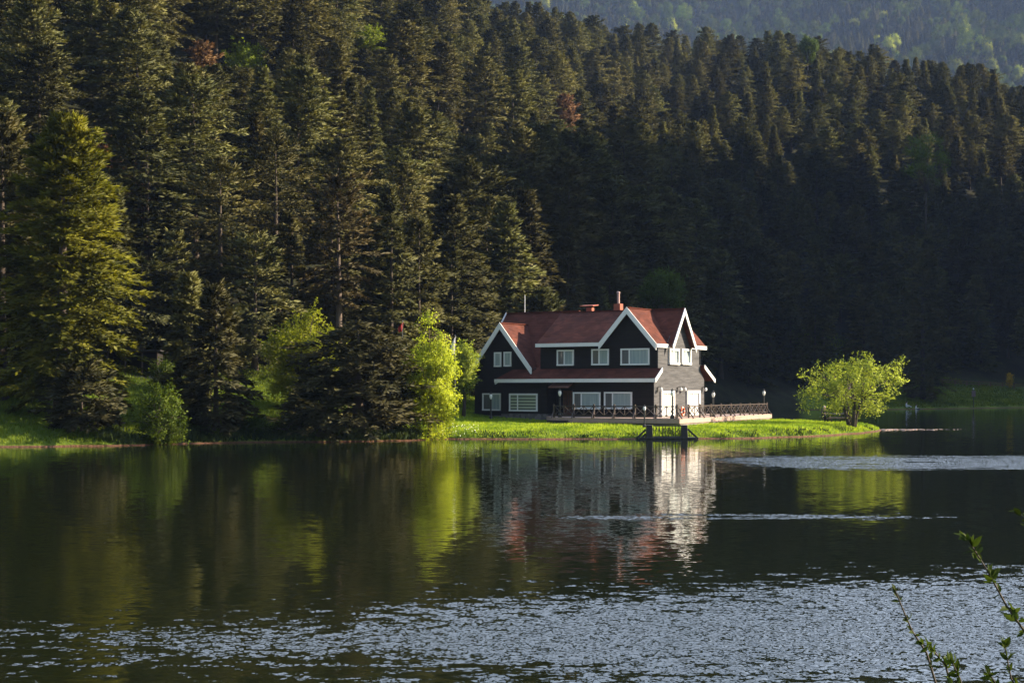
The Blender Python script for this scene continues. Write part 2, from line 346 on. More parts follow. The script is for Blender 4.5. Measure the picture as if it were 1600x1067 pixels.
def ground_mat():
    m, nt, p = mat_new('ground')
    ge = nd(nt, 'ShaderNodeNewGeometry'); sx = nd(nt, 'ShaderNodeSeparateXYZ'); nt.links.new(ge.outputs['Position'], sx.inputs[0])
    n1 = nd(nt, 'ShaderNodeTexNoise', Scale=0.35, Detail=6.0); nt.links.new(ge.outputs['Position'], n1.inputs['Vector'])
    n2 = nd(nt, 'ShaderNodeTexNoise', Scale=5.0, Detail=4.0); nt.links.new(ge.outputs['Position'], n2.inputs['Vector'])
    gr = ramp(nt, n1.outputs['Fac'], [(0.3, (0.045, 0.075, 0.008)), (0.7, (0.11, 0.15, 0.014))])
    so = ramp(nt, n2.outputs['Fac'], [(0.3, (0.06, 0.03, 0.018)), (0.7, (0.15, 0.075, 0.048))])
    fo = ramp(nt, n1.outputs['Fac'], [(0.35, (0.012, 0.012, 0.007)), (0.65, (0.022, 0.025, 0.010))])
    hm = nd(nt, 'ShaderNodeMapRange'); hm.inputs[1].default_value = 0.05; hm.inputs[2].default_value = 0.10; nt.links.new(sx.outputs['Z'], hm.inputs[0])
    a = nd(nt, 'ShaderNodeMix', data_type='RGBA'); nt.links.new(hm.outputs[0], a.inputs[0]); nt.links.new(so.outputs[0], a.inputs[6]); nt.links.new(gr.outputs[0], a.inputs[7])
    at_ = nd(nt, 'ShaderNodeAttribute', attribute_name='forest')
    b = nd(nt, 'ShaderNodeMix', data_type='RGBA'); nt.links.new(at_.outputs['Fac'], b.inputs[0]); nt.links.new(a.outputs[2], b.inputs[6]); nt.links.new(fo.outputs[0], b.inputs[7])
    nt.links.new(b.outputs[2], p.inputs['Base Color']); p.inputs['Roughness'].default_value = 0.95; p.inputs['Specular IOR Level'].default_value = 0.1
    bu = nd(nt, 'ShaderNodeBump', Strength=0.7, Distance=0.15); nt.links.new(n2.outputs['Fac'], bu.inputs['Height']); nt.links.new(bu.outputs[0], p.inputs['Normal'])
    return m
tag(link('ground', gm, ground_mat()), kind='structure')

# ---------------------------------------------------------------- water
def water_mat():
    m, nt, p = mat_new('lake_water')
    ge = nd(nt, 'ShaderNodeNewGeometry'); sx = nd(nt, 'ShaderNodeSeparateXYZ'); nt.links.new(ge.outputs['Position'], sx.inputs[0])
    def math_(op, a, b=None, c=None):
        n = nd(nt, 'ShaderNodeMath', operation=op)
        for i, v in enumerate((a, b, c)):
            if v is None: continue
            if isinstance(v, (int, float)): n.inputs[i].default_value = v
            else: nt.links.new(v, n.inputs[i])
        return n.outputs[0]
    def noise(scale, detail=2.0, st=(1, 1, 1), rough=0.5):
        mp = nd(nt, 'ShaderNodeMapping'); mp.inputs['Scale'].default_value = st; nt.links.new(ge.outputs['Position'], mp.inputs[0])
        n = nd(nt, 'ShaderNodeTexNoise', Scale=scale, Detail=detail, Roughness=rough); nt.links.new(mp.outputs[0], n.inputs['Vector']); return n.outputs['Fac']
    def sm(v, a, b):
        n = nd(nt, 'ShaderNodeMapRange', interpolation_type='SMOOTHSTEP'); n.inputs[1].default_value = a; n.inputs[2].default_value = b; nt.links.new(v, n.inputs[0]); return n.outputs[0]
    big = noise(0.09, 3.0, (0.5, 1, 1)); med = noise(0.5, 3.0, (0.35, 1, 1))
    wob = math_('MULTIPLY_ADD', big, 9.0, -4.5)
    # breeze close to the viewer
    yy = math_('ADD', math_('MULTIPLY_ADD', sx.outputs['X'], -0.35, sx.outputs['Y']), math_('MULTIPLY', wob, 0.35))
    near = math_('SUBTRACT', 1.0, sm(yy, 16.5, 28.5))
    amt = math_('MULTIPLY', math_('MULTIPLY', near, math_('MULTIPLY_ADD', sm(math_('MULTIPLY_ADD', wob, 0.15, sx.outputs['Y']), 15.6, 19.5), 0.5, 0.5)), math_('MULTIPLY_ADD', sm(sx.outputs['X'], -9.0, 1.0), 0.28, 0.72))
    # breeze lane on the right and a thin cat's-paw
    l1 = math_('ADD', sx.outputs['Y'], math_('MULTIPLY', wob, 0.45))
    lane = math_('MULTIPLY', math_('MULTIPLY', sm(l1, 55.5, 60.0), math_('SUBTRACT', 1.0, sm(l1, 67.0, 73.0))), sm(math_('ADD', sx.outputs['X'], math_('MULTIPLY', wob, 0.8)), 7.0, 13.0))
    l2 = math_('ADD', sx.outputs['Y'], math_('MULTIPLY', wob, 0.35))
    lane2 = math_('MULTIPLY', math_('MULTIPLY', sm(l2, 34.8, 36.4), math_('SUBTRACT', 1.0, sm(l2, 37.0, 38.4))), math_('MULTIPLY', sm(sx.outputs['X'], -1.5, 3.5), math_('SUBTRACT', 1.0, sm(sx.outputs['X'], 8.0, 14.0))))
    amt = math_('ADD', amt, math_('ADD', math_('MULTIPLY', lane, 0.85), math_('MULTIPLY', lane2, 0.62)))
    amt = math_('MULTIPLY_ADD', math_('SUBTRACT', med, 0.5), 0.7, amt)
    streak = noise(0.85, 3.0, (0.35, 1.7, 1), 0.6)
    amt = math_('MULTIPLY_ADD', math_('MULTIPLY', math_('SUBTRACT', streak, 0.5), math_('ADD', lane, lane2)), 2.4, amt)
    flk = noise(2.6, 3.0, (0.7, 1.3, 1), 0.6)
    thr = math_('SUBTRACT', math_('MULTIPLY_ADD', amt, 0.62, flk), 0.78)
    mask = math_('MULTIPLY', sm(thr, -0.06, 0.22), sm(amt, 0.02, 0.15))
    def slope(scale, detail, st, rough, amp):
        mp = nd(nt, 'ShaderNodeMapping'); mp.inputs['Scale'].default_value = st; nt.links.new(ge.outputs['Position'], mp.inputs[0])
        n = nd(nt, 'ShaderNodeTexNoise', Scale=scale, Detail=detail, Roughness=rough); nt.links.new(mp.outputs[0], n.inputs['Vector'])
        v = nd(nt, 'ShaderNodeVectorMath', operation='SUBTRACT'); nt.links.new(n.outputs['Color'], v.inputs[0]); v.inputs[1].default_value = (0.5, 0.5, 0.5)
        q = nd(nt, 'ShaderNodeVectorMath', operation='SCALE'); nt.links.new(v.outputs[0], q.inputs[0])
        if isinstance(amp, float): q.inputs['Scale'].default_value = amp
        else: nt.links.new(amp, q.inputs['Scale'])
        return q.outputs[0]
    def vadd(a, b):
        v = nd(nt, 'ShaderNodeVectorMath', operation='ADD'); nt.links.new(a, v.inputs[0]); nt.links.new(b, v.inputs[1]); return v.outputs[0]
    def calmv(a):
        v = nd(nt, 'ShaderNodeVectorMath', operation='MULTIPLY'); nt.links.new(a, v.inputs[0]); v.inputs[1].default_value = (0.1, 1, 0); return v.outputs[0]
    # wind wavelets lean: their steep faces look towards the near shore
    wv_ = slope(7.2, 3.0, (1, 0.8, 1), 0.6, math_('MULTIPLY', mask, 2.1))
    ws = nd(nt, 'ShaderNodeSeparateXYZ'); nt.links.new(wv_, ws.inputs[0])
    wc = nd(nt, 'ShaderNodeCombineXYZ'); nt.links.new(math_('MULTIPLY', ws.outputs[0], 0.7), wc.inputs[0]); nt.links.new(math_('MULTIPLY', math_('ABSOLUTE', ws.outputs[1]), -1.0), wc.inputs[1])
    sl = vadd(wc.outputs[0], vadd(slope(7.0, 2.0, (0.5, 1.1, 1), 0.5, 0.07), calmv(slope(1.1, 2.0, (1, 1, 1), 0.5, 0.03))))
    fl = nd(nt, 'ShaderNodeVectorMath', operation='MULTIPLY'); nt.links.new(sl, fl.inputs[0]); fl.inputs[1].default_value = (1, 1, 0)
    up = nd(nt, 'ShaderNodeVectorMath', operation='ADD'); nt.links.new(fl.outputs[0], up.inputs[0]); up.inputs[1].default_value = (0, 0, 1)
    no_ = nd(nt, 'ShaderNodeVectorMath', operation='NORMALIZE'); nt.links.new(up.outputs[0], no_.inputs[0]); nt.links.new(no_.outputs[0], p.inputs['Normal'])
    p.inputs['Base Color'].default_value = (0.0055, 0.0075, 0.003, 1); p.inputs['Roughness'].default_value = 0.035; p.inputs['IOR'].default_value = 1.333
    return m
wm = MB().add([(-460, -30, 0), (860, -30, 0), (860, 300, 0), (-460, 300, 0)], [(0, 1, 2, 3)])
tag(wm.build('lake_water', water_mat()), kind='structure')

# ---------------------------------------------------------------- house
TH = R(33); X0, Y0 = 10.66, 104.0
HX, HY = Vector((math.cos(TH), -math.sin(TH), 0)), Vector((math.sin(TH), math.cos(TH), 0))
def hw(s, w, z=0): return Vector((X0, Y0, z)) - HX * s + HY * w       # s: along the front to the left, w: inwards
house = empty('lake_house', (X0, Y0, 0), -TH)
tag(house, 'black timber lakeside house with red shingle roof and white bargeboards', 'house')
ZD = 1.2
def L(s, w, z): return (-s, w, z)                                       # local coordinates
def hbox(mb, s0, s1, w0, w1, z0, z1): return mb.box(-max(s0, s1), -min(s0, s1), w0, w1, z0, z1)
# walls
wb = MB()
wb.slab([L(10.1, 0, 4.3), L(0.03, 0, 4.3), L(0.03, 0, 6.62), L(0.3, 0, 6.72), L(2.32, 0, 8.95), L(4.4, 0, 6.64), L(10.1, 0, 6.64)], (0, 0.2, 0))   # upper front
hbox(wb, 0.03, 6.84, -0.63, -0.43, ZD - 0.3, 4.12)                                                     # lower right front
hbox(wb, 6.64, 6.84, -0.43, 1.0, ZD - 0.3, 4.12)                                                       # porch side
hbox(wb, 9.14, 9.34, -0.43, 1.0, 1.36, 4.1)
hbox(wb, 9.14, 13.19, -0.63, -0.43, 1.36, 4.1)                                                         # window bay
hbox(wb, 12.99, 13.19, -0.43, 0.0, 1.36, 4.05)
wb.slab([L(16.25, 0.003, 1.2), L(10.2, 0.003, 1.2), L(10.2, 0.003, 4.7), L(10.9, 0.003, 5.0), L(13.55, 0.003, 8.2), L(16.25, 0.003, 4.85)], (0, 0.2, 0))   # left gable
wb.slab([L(16.25, 0.21, 1.2), L(16.25, 9.2, 1.2), L(16.25, 9.2, 4.3), L(16.25, 4.6, 9.2), L(16.25, 0.6, 4.9), L(16.25, 0.21, 4.7)], (0.2, 0, 0))            # far end
hbox(wb, 9.5, 16.0, 9.0, 9.2, 1.2, 4.4)
hbox(wb, 0.05, 10, 7.0, 7.2, 4.3, 6.7)
hbox(wb, 0.05, 10, 7.6, 7.78, ZD - 0.3, 4.3)
wb.slab([L(10.1, 0.21, 4.3), L(10.1, 6.99, 4.3), L(10.1, 6.99, 6.7), L(10.1, 3.5, 9.1), L(10.1, 0.21, 6.85)], (0.15, 0, 0))
wall = wb.build('wall', M['dark_wood'], house)
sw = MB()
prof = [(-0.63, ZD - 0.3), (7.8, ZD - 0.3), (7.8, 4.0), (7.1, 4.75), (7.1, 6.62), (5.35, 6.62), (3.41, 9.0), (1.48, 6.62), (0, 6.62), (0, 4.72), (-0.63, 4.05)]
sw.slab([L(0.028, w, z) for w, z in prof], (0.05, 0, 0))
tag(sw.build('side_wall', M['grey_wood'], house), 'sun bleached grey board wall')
hbox(MB(), 6.85, 9.13, 0.75, 0.95, ZD - 0.1, 4.1).build('porch_wall', M['blue_wood'], house)
fb = MB()
hbox(fb, 9.1, 13.24, -0.70, 1.2, 0.4, 1.36); hbox(fb, 13.24, 16.28, -0.05, 1.2, 0.4, 1.2); hbox(fb, 16.0, 16.28, 1.2, 9.2, 0.4, 1.2)
hbox(fb, 0.05, 9.1, -0.4, 7.7, 0.4, ZD - 0.3)
fb.build('foundation', M['rubble'], house)
# roofs
T = 0.13
def rslab(mb, pts): return mb.slab([L(*p) for p in pts], (0, 0, -T))
rf = MB()
rslab(rf, [(10.25, -0.42, 6.72), (4.62, -0.42, 6.72), (2.32, 3.5, 9.305), (10.25, 3.5, 9.305)])
rslab(rf, [(10.25, 3.5, 9.3), (2.32, 3.5, 9.3), (2.32, 7.45, 6.69), (10.25, 7.45, 6.69)])
rslab(rf, [(4.66, -0.45, 6.69), (2.32, -0.45, 9.27), (2.32, 3.6, 9.31), (4.2, 0.3, 7.2)])
rslab(rf, [(2.32, -0.45, 9.272), (-0.12, -0.45, 6.55), (-0.12, 1.49, 6.55), (2.32, 3.4, 9.272)])
rslab(rf, [(2.32, 3.4, 9.271), (-0.12, 5.31, 6.55), (-0.12, 7.95, 6.55), (2.32, 7.95, 9.271)])
rslab(rf, [(2.32, 3.4, 9.28), (-0.12, 1.49, 6.53), (-0.5, 1.42, 6.43), (-0.5, 3.4, 9.28)])
rslab(rf, [(2.32, 3.4, 9.281), (-0.5, 3.4, 9.281), (-0.5, 5.38, 6.43), (-0.12, 5.31, 6.53)])
rslab(rf, [(2.33, 3.6, 9.275), (2.33, 7.95, 9.275), (4.7, 7.95, 6.6), (4.7, 3.6, 6.6)])
rslab(rf, [(16.2, 0.4, 4.86), (9.2, 0.4, 4.86), (9.2, 4.6, 9.45), (16.2, 4.6, 9.45)])
rslab(rf, [(16.2, 4.6, 9.452), (9.2, 4.6, 9.452), (9.2, 9.5, 4.1), (16.2, 9.5, 4.1)])
rslab(rf, [(13.55, -0.45, 8.42), (10.62, -0.45, 4.83), (10.62, 3.7, 4.83), (13.55, 3.7, 8.42)])
rslab(rf, [(13.55, -0.45, 8.421), (13.55, 3.7, 8.421), (16.6, 3.7, 4.56), (16.6, -0.45, 4.56)])
rf.build('roof', M['roof'], house)
rc_ = MB()
for a, b in (((10.25, 3.5, 9.31), (2.4, 3.5, 9.31)), ((2.32, -0.44, 9.28), (2.32, 7.9, 9.28)), ((2.2, 3.4, 9.29), (-0.48, 3.4, 9.29)), ((16.2, 4.6, 9.46), (9.3, 4.6, 9.46)), ((13.55, -0.44, 8.43), (13.55, 3.6, 8.43))):
    rc_.beam(L(*a), L(*b), 0.24, 0.06)
rc_.build('ridge_cap', M['ridge'], house)
lr = MB()
rslab(lr, [(13.62, -1.05, 4.02), (-0.32, -1.05, 4.02), (-0.32, -0.003, 4.8), (12.6, -0.003, 4.8)])
rslab(lr, [(13.62, -1.05, 4.015), (12.6, -0.003, 4.795), (13.62, -0.003, 4.015)])
rslab(lr, [(10.6, -0.01, 4.79), (8.5, -0.01, 4.79), (8.5, 0.5, 4.97), (10.6, 0.5, 4.97)])
rslab(lr, [(-0.35, 7.12, 5.1), (-0.35, 9.0, 4.02), (9.3, 9.0, 4.02), (9.3, 7.12, 5.1)])
tag(lr.build('lower_roof', M['roof'], house), 'shallow red shingle skirt roof over the ground floor')
# white boards
def board(a, b, h=0.3, t=0.06):
    m = MB(); a = Vector(L(*a)); b = Vector(L(*b)); d = b - a
    out = Vector((0, -1, 0)) if abs(d.x) > abs(d.y) else Vector((1, 0, 0))
    m.slab([a, b, b - Vector((0, 0, h)), a - Vector((0, 0, h))], out * t); return m
def rake(name, a, b, h=0.34, t=0.06):
    m = MB(); a = Vector(L(*a)); b = Vector(L(*b)); d = (b - a)
    out = Vector((0, -1, 0)) if abs(d.x) > abs(d.y) else Vector((1, 0, 0))
    n = d.cross(out).normalized()
    if n.z > 0: n = -n
    m.slab([a, b, b + Vector((0, 0, -h / max(0.35, math.cos(math.atan2(abs(d.z), Vector((d.x, d.y)).length))))), a + Vector((0, 0, -h / max(0.35, math.cos(math.atan2(abs(d.z), Vector((d.x, d.y)).length)))))], out * t)
    return m.build(name, M['white'], house)
for a, b in [((4.7, -0.452, 6.69), (2.32, -0.452, 9.31)), ((2.32, -0.452, 9.31), (-0.12, -0.452, 6.6)),
             ((16.62, -0.452, 4.55), (13.55, -0.452, 8.46)), ((13.55, -0.452, 8.46), (10.6, -0.452, 4.84))]:
    rake('bargeboard', a, b)
for a, b in [((-0.503, 1.40, 6.46), (-0.503, 3.4, 9.33)), ((-0.503, 3.4, 9.33), (-0.503, 5.4, 6.46)),
             ((-0.323, -1.08, 4.04), (-0.323, 0.05, 4.86)), ((-0.353, 7.12, 5.14), (-0.353, 9.05, 4.04))]:
    rake('bargeboard', a, b, 0.26)
for a, b in [((10.27, -0.425, 6.735), (4.64, -0.425, 6.735)), ((-0.123, -0.45, 6.57), (-0.123, 1.46, 6.57)), ((-0.123, 5.34, 6.57), (-0.123, 7.97, 6.57)),
             ((9.0, -1.053, 4.035), (-0.32, -1.053, 4.035)), ((13.64, -1.053, 4.03), (9.003, -1.053, 4.03))]:
    board(a, b, 0.27).build('fascia', M['white'], house)
MB().beam(L(16.22, 4.6, 9.47), L(16.22, 0.45, 4.9), 0.08, 0.16).build('verge_board', M['white'], house)
# windows
def window(s0, s1, w, z0, z1, split=0.27, panes=('screen', 'curtain'), name='window', fr=0.11):
    """front window; s0 > s1, outer frame proud of the wall at plane w"""
    f = MB(); a, b = -s0, -s1; o, i = w - 0.09, w + 0.02
    f.box(a, b, o, i, z1 - fr, z1); f.box(a, b, o - 0.03, i, z0, z0 + fr); f.box(a, a + fr, o, i, z0 + fr, z1 - fr); f.box(b - fr, b, o, i, z0 + fr, z1 - fr)
    win = f.build(name, M['white'], house)
    xs_ = [a + fr, b - fr]
    if split:
        xm = a + fr + (b - a - 2 * fr) * split
        MB().box(xm - 0.045, xm + 0.045, w - 0.06, w - 0.005, z0 + fr, z1 - fr).build('mullion', M['white'], win)
        MB().box(a + fr, xm - 0.045, w - 0.03, w - 0.01, z0 + fr, z1 - fr).build('pane', M[panes[0]], win)
        MB().box(xm + 0.045, b - fr, w - 0.03, w - 0.01, z0 + fr, z1 - fr).build('pane', M[panes[1]], win)
    else:
        MB().box(a + fr, b - fr, w - 0.03, w - 0.01, z0 + fr, z1 - fr).build('pane', M[panes[0]], win)
    return win
window(8.59, 7.09, 0, 5.04, 6.24, 0.42); window(5.55, 4.06, 0, 5.05, 6.26, 0.42); window(3.06, 0.66, 0, 5.03, 6.26, 0.28)
window(6.79, 4.42, -0.63, 1.75, 3.03, 0.28); window(4.11, 1.76, -0.63, 1.78, 3.05, 0.28)
window(12.53, 9.95, -0.63, 1.55, 2.92, 0.28, ('blind', 'blind'))
window(14.36, 13.68, 0.003, 5.0, 6.15, 0, ('curtain',)); window(13.45, 12.75, 0.003, 5.02, 6.17, 0, ('curtain',))
window(15.47, 13.72, 0.003, 1.57, 2.93, 0.46)
def swindow(w0, w1, z0, z1, name='window', pane='curtain', fr=0.15):
    f = MB(); x = -0.028 + 0.055; o = 0.14
    x0, x1 = x - 0.01, x + o
    f.box(x0, x1, w0, w1, z1 - fr, z1); f.box(x0, x1 + 0.03, w0, w1, z0, z0 + fr); f.box(x0, x1, w0, w0 + fr, z0 + fr, z1 - fr); f.box(x0, x1, w1 - fr, w1, z0 + fr, z1 - fr)
    win = f.build(name, M['white'], house)
    MB().box(x0, x + 0.02, w0 + fr, w1 - fr, z0 + fr, z1 - fr).build('pane', M[pane], win)
    wm_ = (w0 + w1) / 2
    MB().box(x + 0.021, x + 0.05, wm_ - 0.05, wm_ + 0.05, z0 + fr, z1 - fr).build('mullion', M['white'], win)
    return win
swindow(1.65, 3.3, 5.08, 6.26); swindow(3.72, 5.3, 5.1, 6.3)
for w0, w1, z1 in ((0.32, 2.5, 3.12), (4.62, 6.9, 3.15)):
    swindow(w0, w1, ZD + 0.02, z1, 'french_door', 'net', 0.2)
# porch door, canopy, step
d = MB(); hbox(d, 7.35, 8.45, 0.66, 0.745, ZD, 3.15); door = d.build('door', M['fence_wood'], house)
db = MB()
for k in range(5): hbox(db, 7.47 + k * 0.2, 7.50 + k * 0.2, 0.62, 0.655, ZD + 0.4, 3.0)
db.build('grille', M['black'], door); hbox(MB(), 7.42, 7.46, 0.58, 0.655, 2.1, 2.25).build('handle', M['metal'], door)
MB().slab([L(8.7, -1.15, 3.42), L(6.9, -1.15, 3.42), L(6.9, -0.2, 3.85), L(8.7, -0.2, 3.85)], (0, 0, -0.07)).build('door_canopy', M['fence_wood'], house)
# wall lamps
for w in (-0.1, 3.15, 3.85, 7.45):
    b = MB(); b.tube([(0.02, w, 3.3), (0.1, w, 3.42), (0.24, w, 3.44), (0.34, w, 3.36)], 0.025, 6); b.box(0.022, 0.06, w - 0.06, w + 0.06, 3.05, 3.4)
    lm = b.build('wall_lamp', M['black'], house)
    MB().lathe((0.34, w, 3.1), [(0.05, 0), (0.11, 0.06), (0.11, 0.2), (0.03, 0.28)], 8).build('lamp_shade', M['globe'], lm)
# chimneys, mast, gutter pipe
ch = hbox(MB(), 5.08, 5.65, 3.55, 4.05, 8.6, 9.85).build('chimney', M['brick'], house)
MB().lathe(L(5.36, 3.8, 9.85), [(0.11, 0), (0.11, 0.8), (0.14, 0.81), (0.14, 0.92), (0.04, 0.96)], 10).build('flue', M['flue'], ch)
c2 = hbox(MB(), 8.05, 8.55, 4.35, 4.75, 8.6, 9.68).build('chimney', M['brick'], house)
MB().slab([L(9.0, 4.1, 9.76), L(7.8, 4.1, 9.76), L(7.8, 5.0, 9.86), L(9.0, 5.0, 9.86)], (0, 0, 0.07)).build('chimney_cap', M['brick'], c2)
MB().tube([L(14.45, 4.6, 9.3), L(14.45, 4.6, 10.9)], 0.03, 6).build('antenna_mast', M['white'], house)
MB().tube([L(-0.05, 7.0, 6.4), L(-0.07, 7.0, 5.15)], 0.05, 6).build('downpipe', M['black'], house)
MB().tube([L(13.4, -0.9, 3.83), L(13.55, -0.95, 3.72), L(13.65, -1.0, 3.66)], [0.05, 0.06, 0.07], 6).build('floodlight', M['globe'], house)

# ---------------------------------------------------------------- terrace with railings
tc0 = Vector((11.67, 99.0, 0)); vdir = Vector((9.83, 19.0, 0)).normalized(); udir = Vector((-math.cos(R(28)), math.sin(R(28)), 0))
tfar = tc0 + vdir * 21.6; tl = tc0 + udir * 9.9
terr = empty('terrace', tc0); tag(terr, 'raised stone terrace with crossed timber railing around the house side', 'terrace')
def tl_(p): return Vector(p) - tc0
back = tfar + Vector((-8.0, 1.0, 0)); bl = hw(9.1, -0.75)
poly = [tc0, tfar, back, hw(0.0, 7.9) , hw(-0.1, -0.3), hw(9.0, -0.3), bl, tl]
MB().slab([tl_(p) + Vector((0, 0, ZD)) for p in poly], (0, 0, -0.34)).build('slab', M['stone'], terr)
inner = [p + (Vector((14, 109, 0)) - p).normalized() * 0.35 for p in poly]
MB().slab([tl_(p) + Vector((0, 0, ZD - 0.345)) for p in inner], (0, 0, -0.75)).build('base', M['curb'], terr)
def railing(a, b, n, outn):
    a = tl_(a) + Vector((0, 0, ZD)); b = tl_(b) + Vector((0, 0, ZD)); up = Vector((0, 0, 1)); o = Vector(outn)
    for k in range(n + 1):
        p = a.lerp(b, k / n); m = MB(); m.beam(p, p + up * 0.98, 0.11, 0.11, o); m.beam(p + o * 0.38 - up * 0.02, p + up * 0.5, 0.06, 0.07, o)
        m.build('post', M['rail'], terr)
    for k in range(n):
        p, q = a.lerp(b, k / n), a.lerp(b, (k + 1) / n); d_ = (q - p).normalized(); p = p + d_ * 0.057; q = q - d_ * 0.057
        m = MB(); mid = (p + q) / 2
        m.beam(p + up * 0.84, q + up * 0.84, 0.08, 0.07); m.beam(p + up * 0.16, q + up * 0.16, 0.06, 0.06); m.beam(mid + up * 0.19, mid + up * 0.8, 0.05, 0.05, o)
        for s, e in ((p, mid - d_ * 0.03), (mid + d_ * 0.03, q)):
            m.beam(s + up * 0.19, e + up * 0.8, 0.05, 0.04); m.beam(s + up * 0.8 + o * 0.045, e + up * 0.19 + o * 0.045, 0.05, 0.04)
        m.build('railing_panel', M['rail'], terr)
rin = 0.3
nv = Vector((vdir.y, -vdir.x, 0)); nu = Vector((-udir.y, udir.x, 0)); nu = nu if nu.y < 0 else -nu
rc = tc0 - nv * rin - nu * rin
railing(rc, tfar - nv * rin - vdir * 0.4, 9, nv)
railing(rc + udir * 0.001, tl - nu * rin, 6, nu)
st = MB()
for k in range(3):
    p = tl + udir * (-1.3) + nu * (0.02 + 0.3 * k); st.slab([tl_(q) + Vector((0, 0, ZD - 0.2 * (k + 1))) for q in (p, p + udir * 1.6, p + udir * 1.6 + nu * 0.3, p + nu * 0.3)], (0, 0, -0.5))
st.build('step', M['tarred'], terr)

# lifebuoy at the terrace corner
lbm = bmesh.new(); rings = []
for i in range(20):
    a = 2 * math.pi * i / 20; rings.append([lbm.verts.new(((0.27 + 0.07 * math.cos(b)) * math.cos(a), 0.07 * math.sin(b), (0.27 + 0.07 * math.cos(b)) * math.sin(a))) for b in [2 * math.pi * k / 8 for k in range(8)]])
for i in range(20):
    for k in range(8):
        f = lbm.faces.new((rings[i][k], rings[i][(k + 1) % 8], rings[(i + 1) % 20][(k + 1) % 8], rings[(i + 1) % 20][k])); f.material_index = 1 if i % 5 == 0 else 0; f.smooth = True
lme = bpy.data.meshes.new('lifebuoy'); lbm.to_mesh(lme); lbm.free()
lb_ = link('lifebuoy', lme, [simple('orange_plastic', (0.5, 0.09, 0.03), 0.5, 0.1), M['white']]); lb_.location = rc + vdir * 0.55 + nv * 0.2 + Vector((0, 0, ZD + 0.5)); lb_.rotation_euler = (0, 0, R(60))
tag(lb_, 'orange and white lifebuoy hanging on the railing at the terrace front corner', 'lifebuoy')
# lamp posts
lamp_src = empty('lamp_post'); 
MB().lathe((0, 0, 0), [(0.12, 0), (0.12, 0.12), (0.055, 0.2), (0.045, 1.0), (0.045, 1.05)], 8).build('pole', M['black'], lamp_src)
MB().lathe((0, 0, 1.05), [(0.03, 0), (0.06, 0.03), (0.095, 0.13), (0.10, 0.19), (0.07, 0.27)], 10).build('globe', M['globe'], lamp_src, True)
MB().lathe((0, 0, 1.322), [(0.10, 0), (0.06, 0.05), (0.02, 0.12)], 8).build('cap', M['black'], lamp_src)
def copy_tree(o, parent=None):
    c = o.copy(); col.objects.link(c)
    if parent is not None: c.parent = parent
    for chd in o.children: copy_tree(chd, c)
    return c
first = [True]
def lamp(p, hgt, label):
    o = lamp_src if first[0] else copy_tree(lamp_src); first[0] = False
    o.location = p; k = hgt / 1.5; o.scale = (min(k, 1.25), min(k, 1.25), k)
    tag(o, label, 'lamp post', 'lamp posts around the house')
pz = Vector((0, 0, ZD))
lamp(rc + vdir * 8.15 - nv * 0.2 + pz, 2.05, 'black lamp post on terrace halfway along the lit right railing')
lamp(tfar - nv * 0.45 - vdir * 0.75 + pz, 2.15, 'black lamp post at the far right corner of the terrace')
lamp(rc - nv * 0.25 + udir * 0.15 + vdir * 0.1 + pz, 2.2, 'dark lamp post at the front corner of the terrace before the grey wall')
lamp(tl - nu * 0.55 - udir * 0.35 + pz, 2.2, 'lamp post on terrace by the dark porch door')
p = at(1007, 660, 93.6); lamp(Vector((p.x, p.y, 0.75)), 1.55, 'short white globed lamp post on the small landing stage')
p = at(767, 655, 108.6); lamp(Vector((p.x, p.y, hz(p.x, p.y) - 0.03)), 2.2, 'lamp post before the lower left window of the house')

# landing stage
g0 = at(1003, 685, 92.6); g0.z = 0
land = empty('landing_stage', g0); tag(land, 'small black timber landing stage with barred gate at the water', 'landing stage')
def lbox(*a): return MB().box(*a)
k = 92.6 / FPX
for x in (0.32, 2.6):
    MB().slab([(x - 0.06, 0, -0.4), (x + 0.42, 0, -0.4), (x + 0.36, 0, 0.92), (x + 0.02, 0, 0.92)], (0, 0.7, 0)).build('pillar', M['tarred'], land, bevel=0.015)
for a, b in (((-0.35, 0.3, 0.02), (0.28, 0.3, 0.62)), ((3.7, 0.3, 0.02), (3.0, 0.3, 0.66)), ((-0.05, 0.2, 0.02), (0.26, 0.2, 0.35)), ):
    MB().beam(a, b, 0.12, 0.1, (0, 1, 0)).build('brace', M['tarred'], land)
lbox(-0.2, 3.6, -0.12, 1.3, 0.02, 0.12).build('platform', M['tarred'], land)
lbox(0.76, 2.55, 0.1, 0.2, 0.84, 0.93).build('top_rail', M['tarred'], land); lbox(0.76, 2.55, 0.1, 0.2, 0.13, 0.2).build('bottom_rail', M['tarred'], land)
for i in range(8): lbox(0.9 + i * 0.215, 0.94 + i * 0.215, 0.13, 0.17, 0.2, 0.84).build('gate_bar', M['tarred'], land)

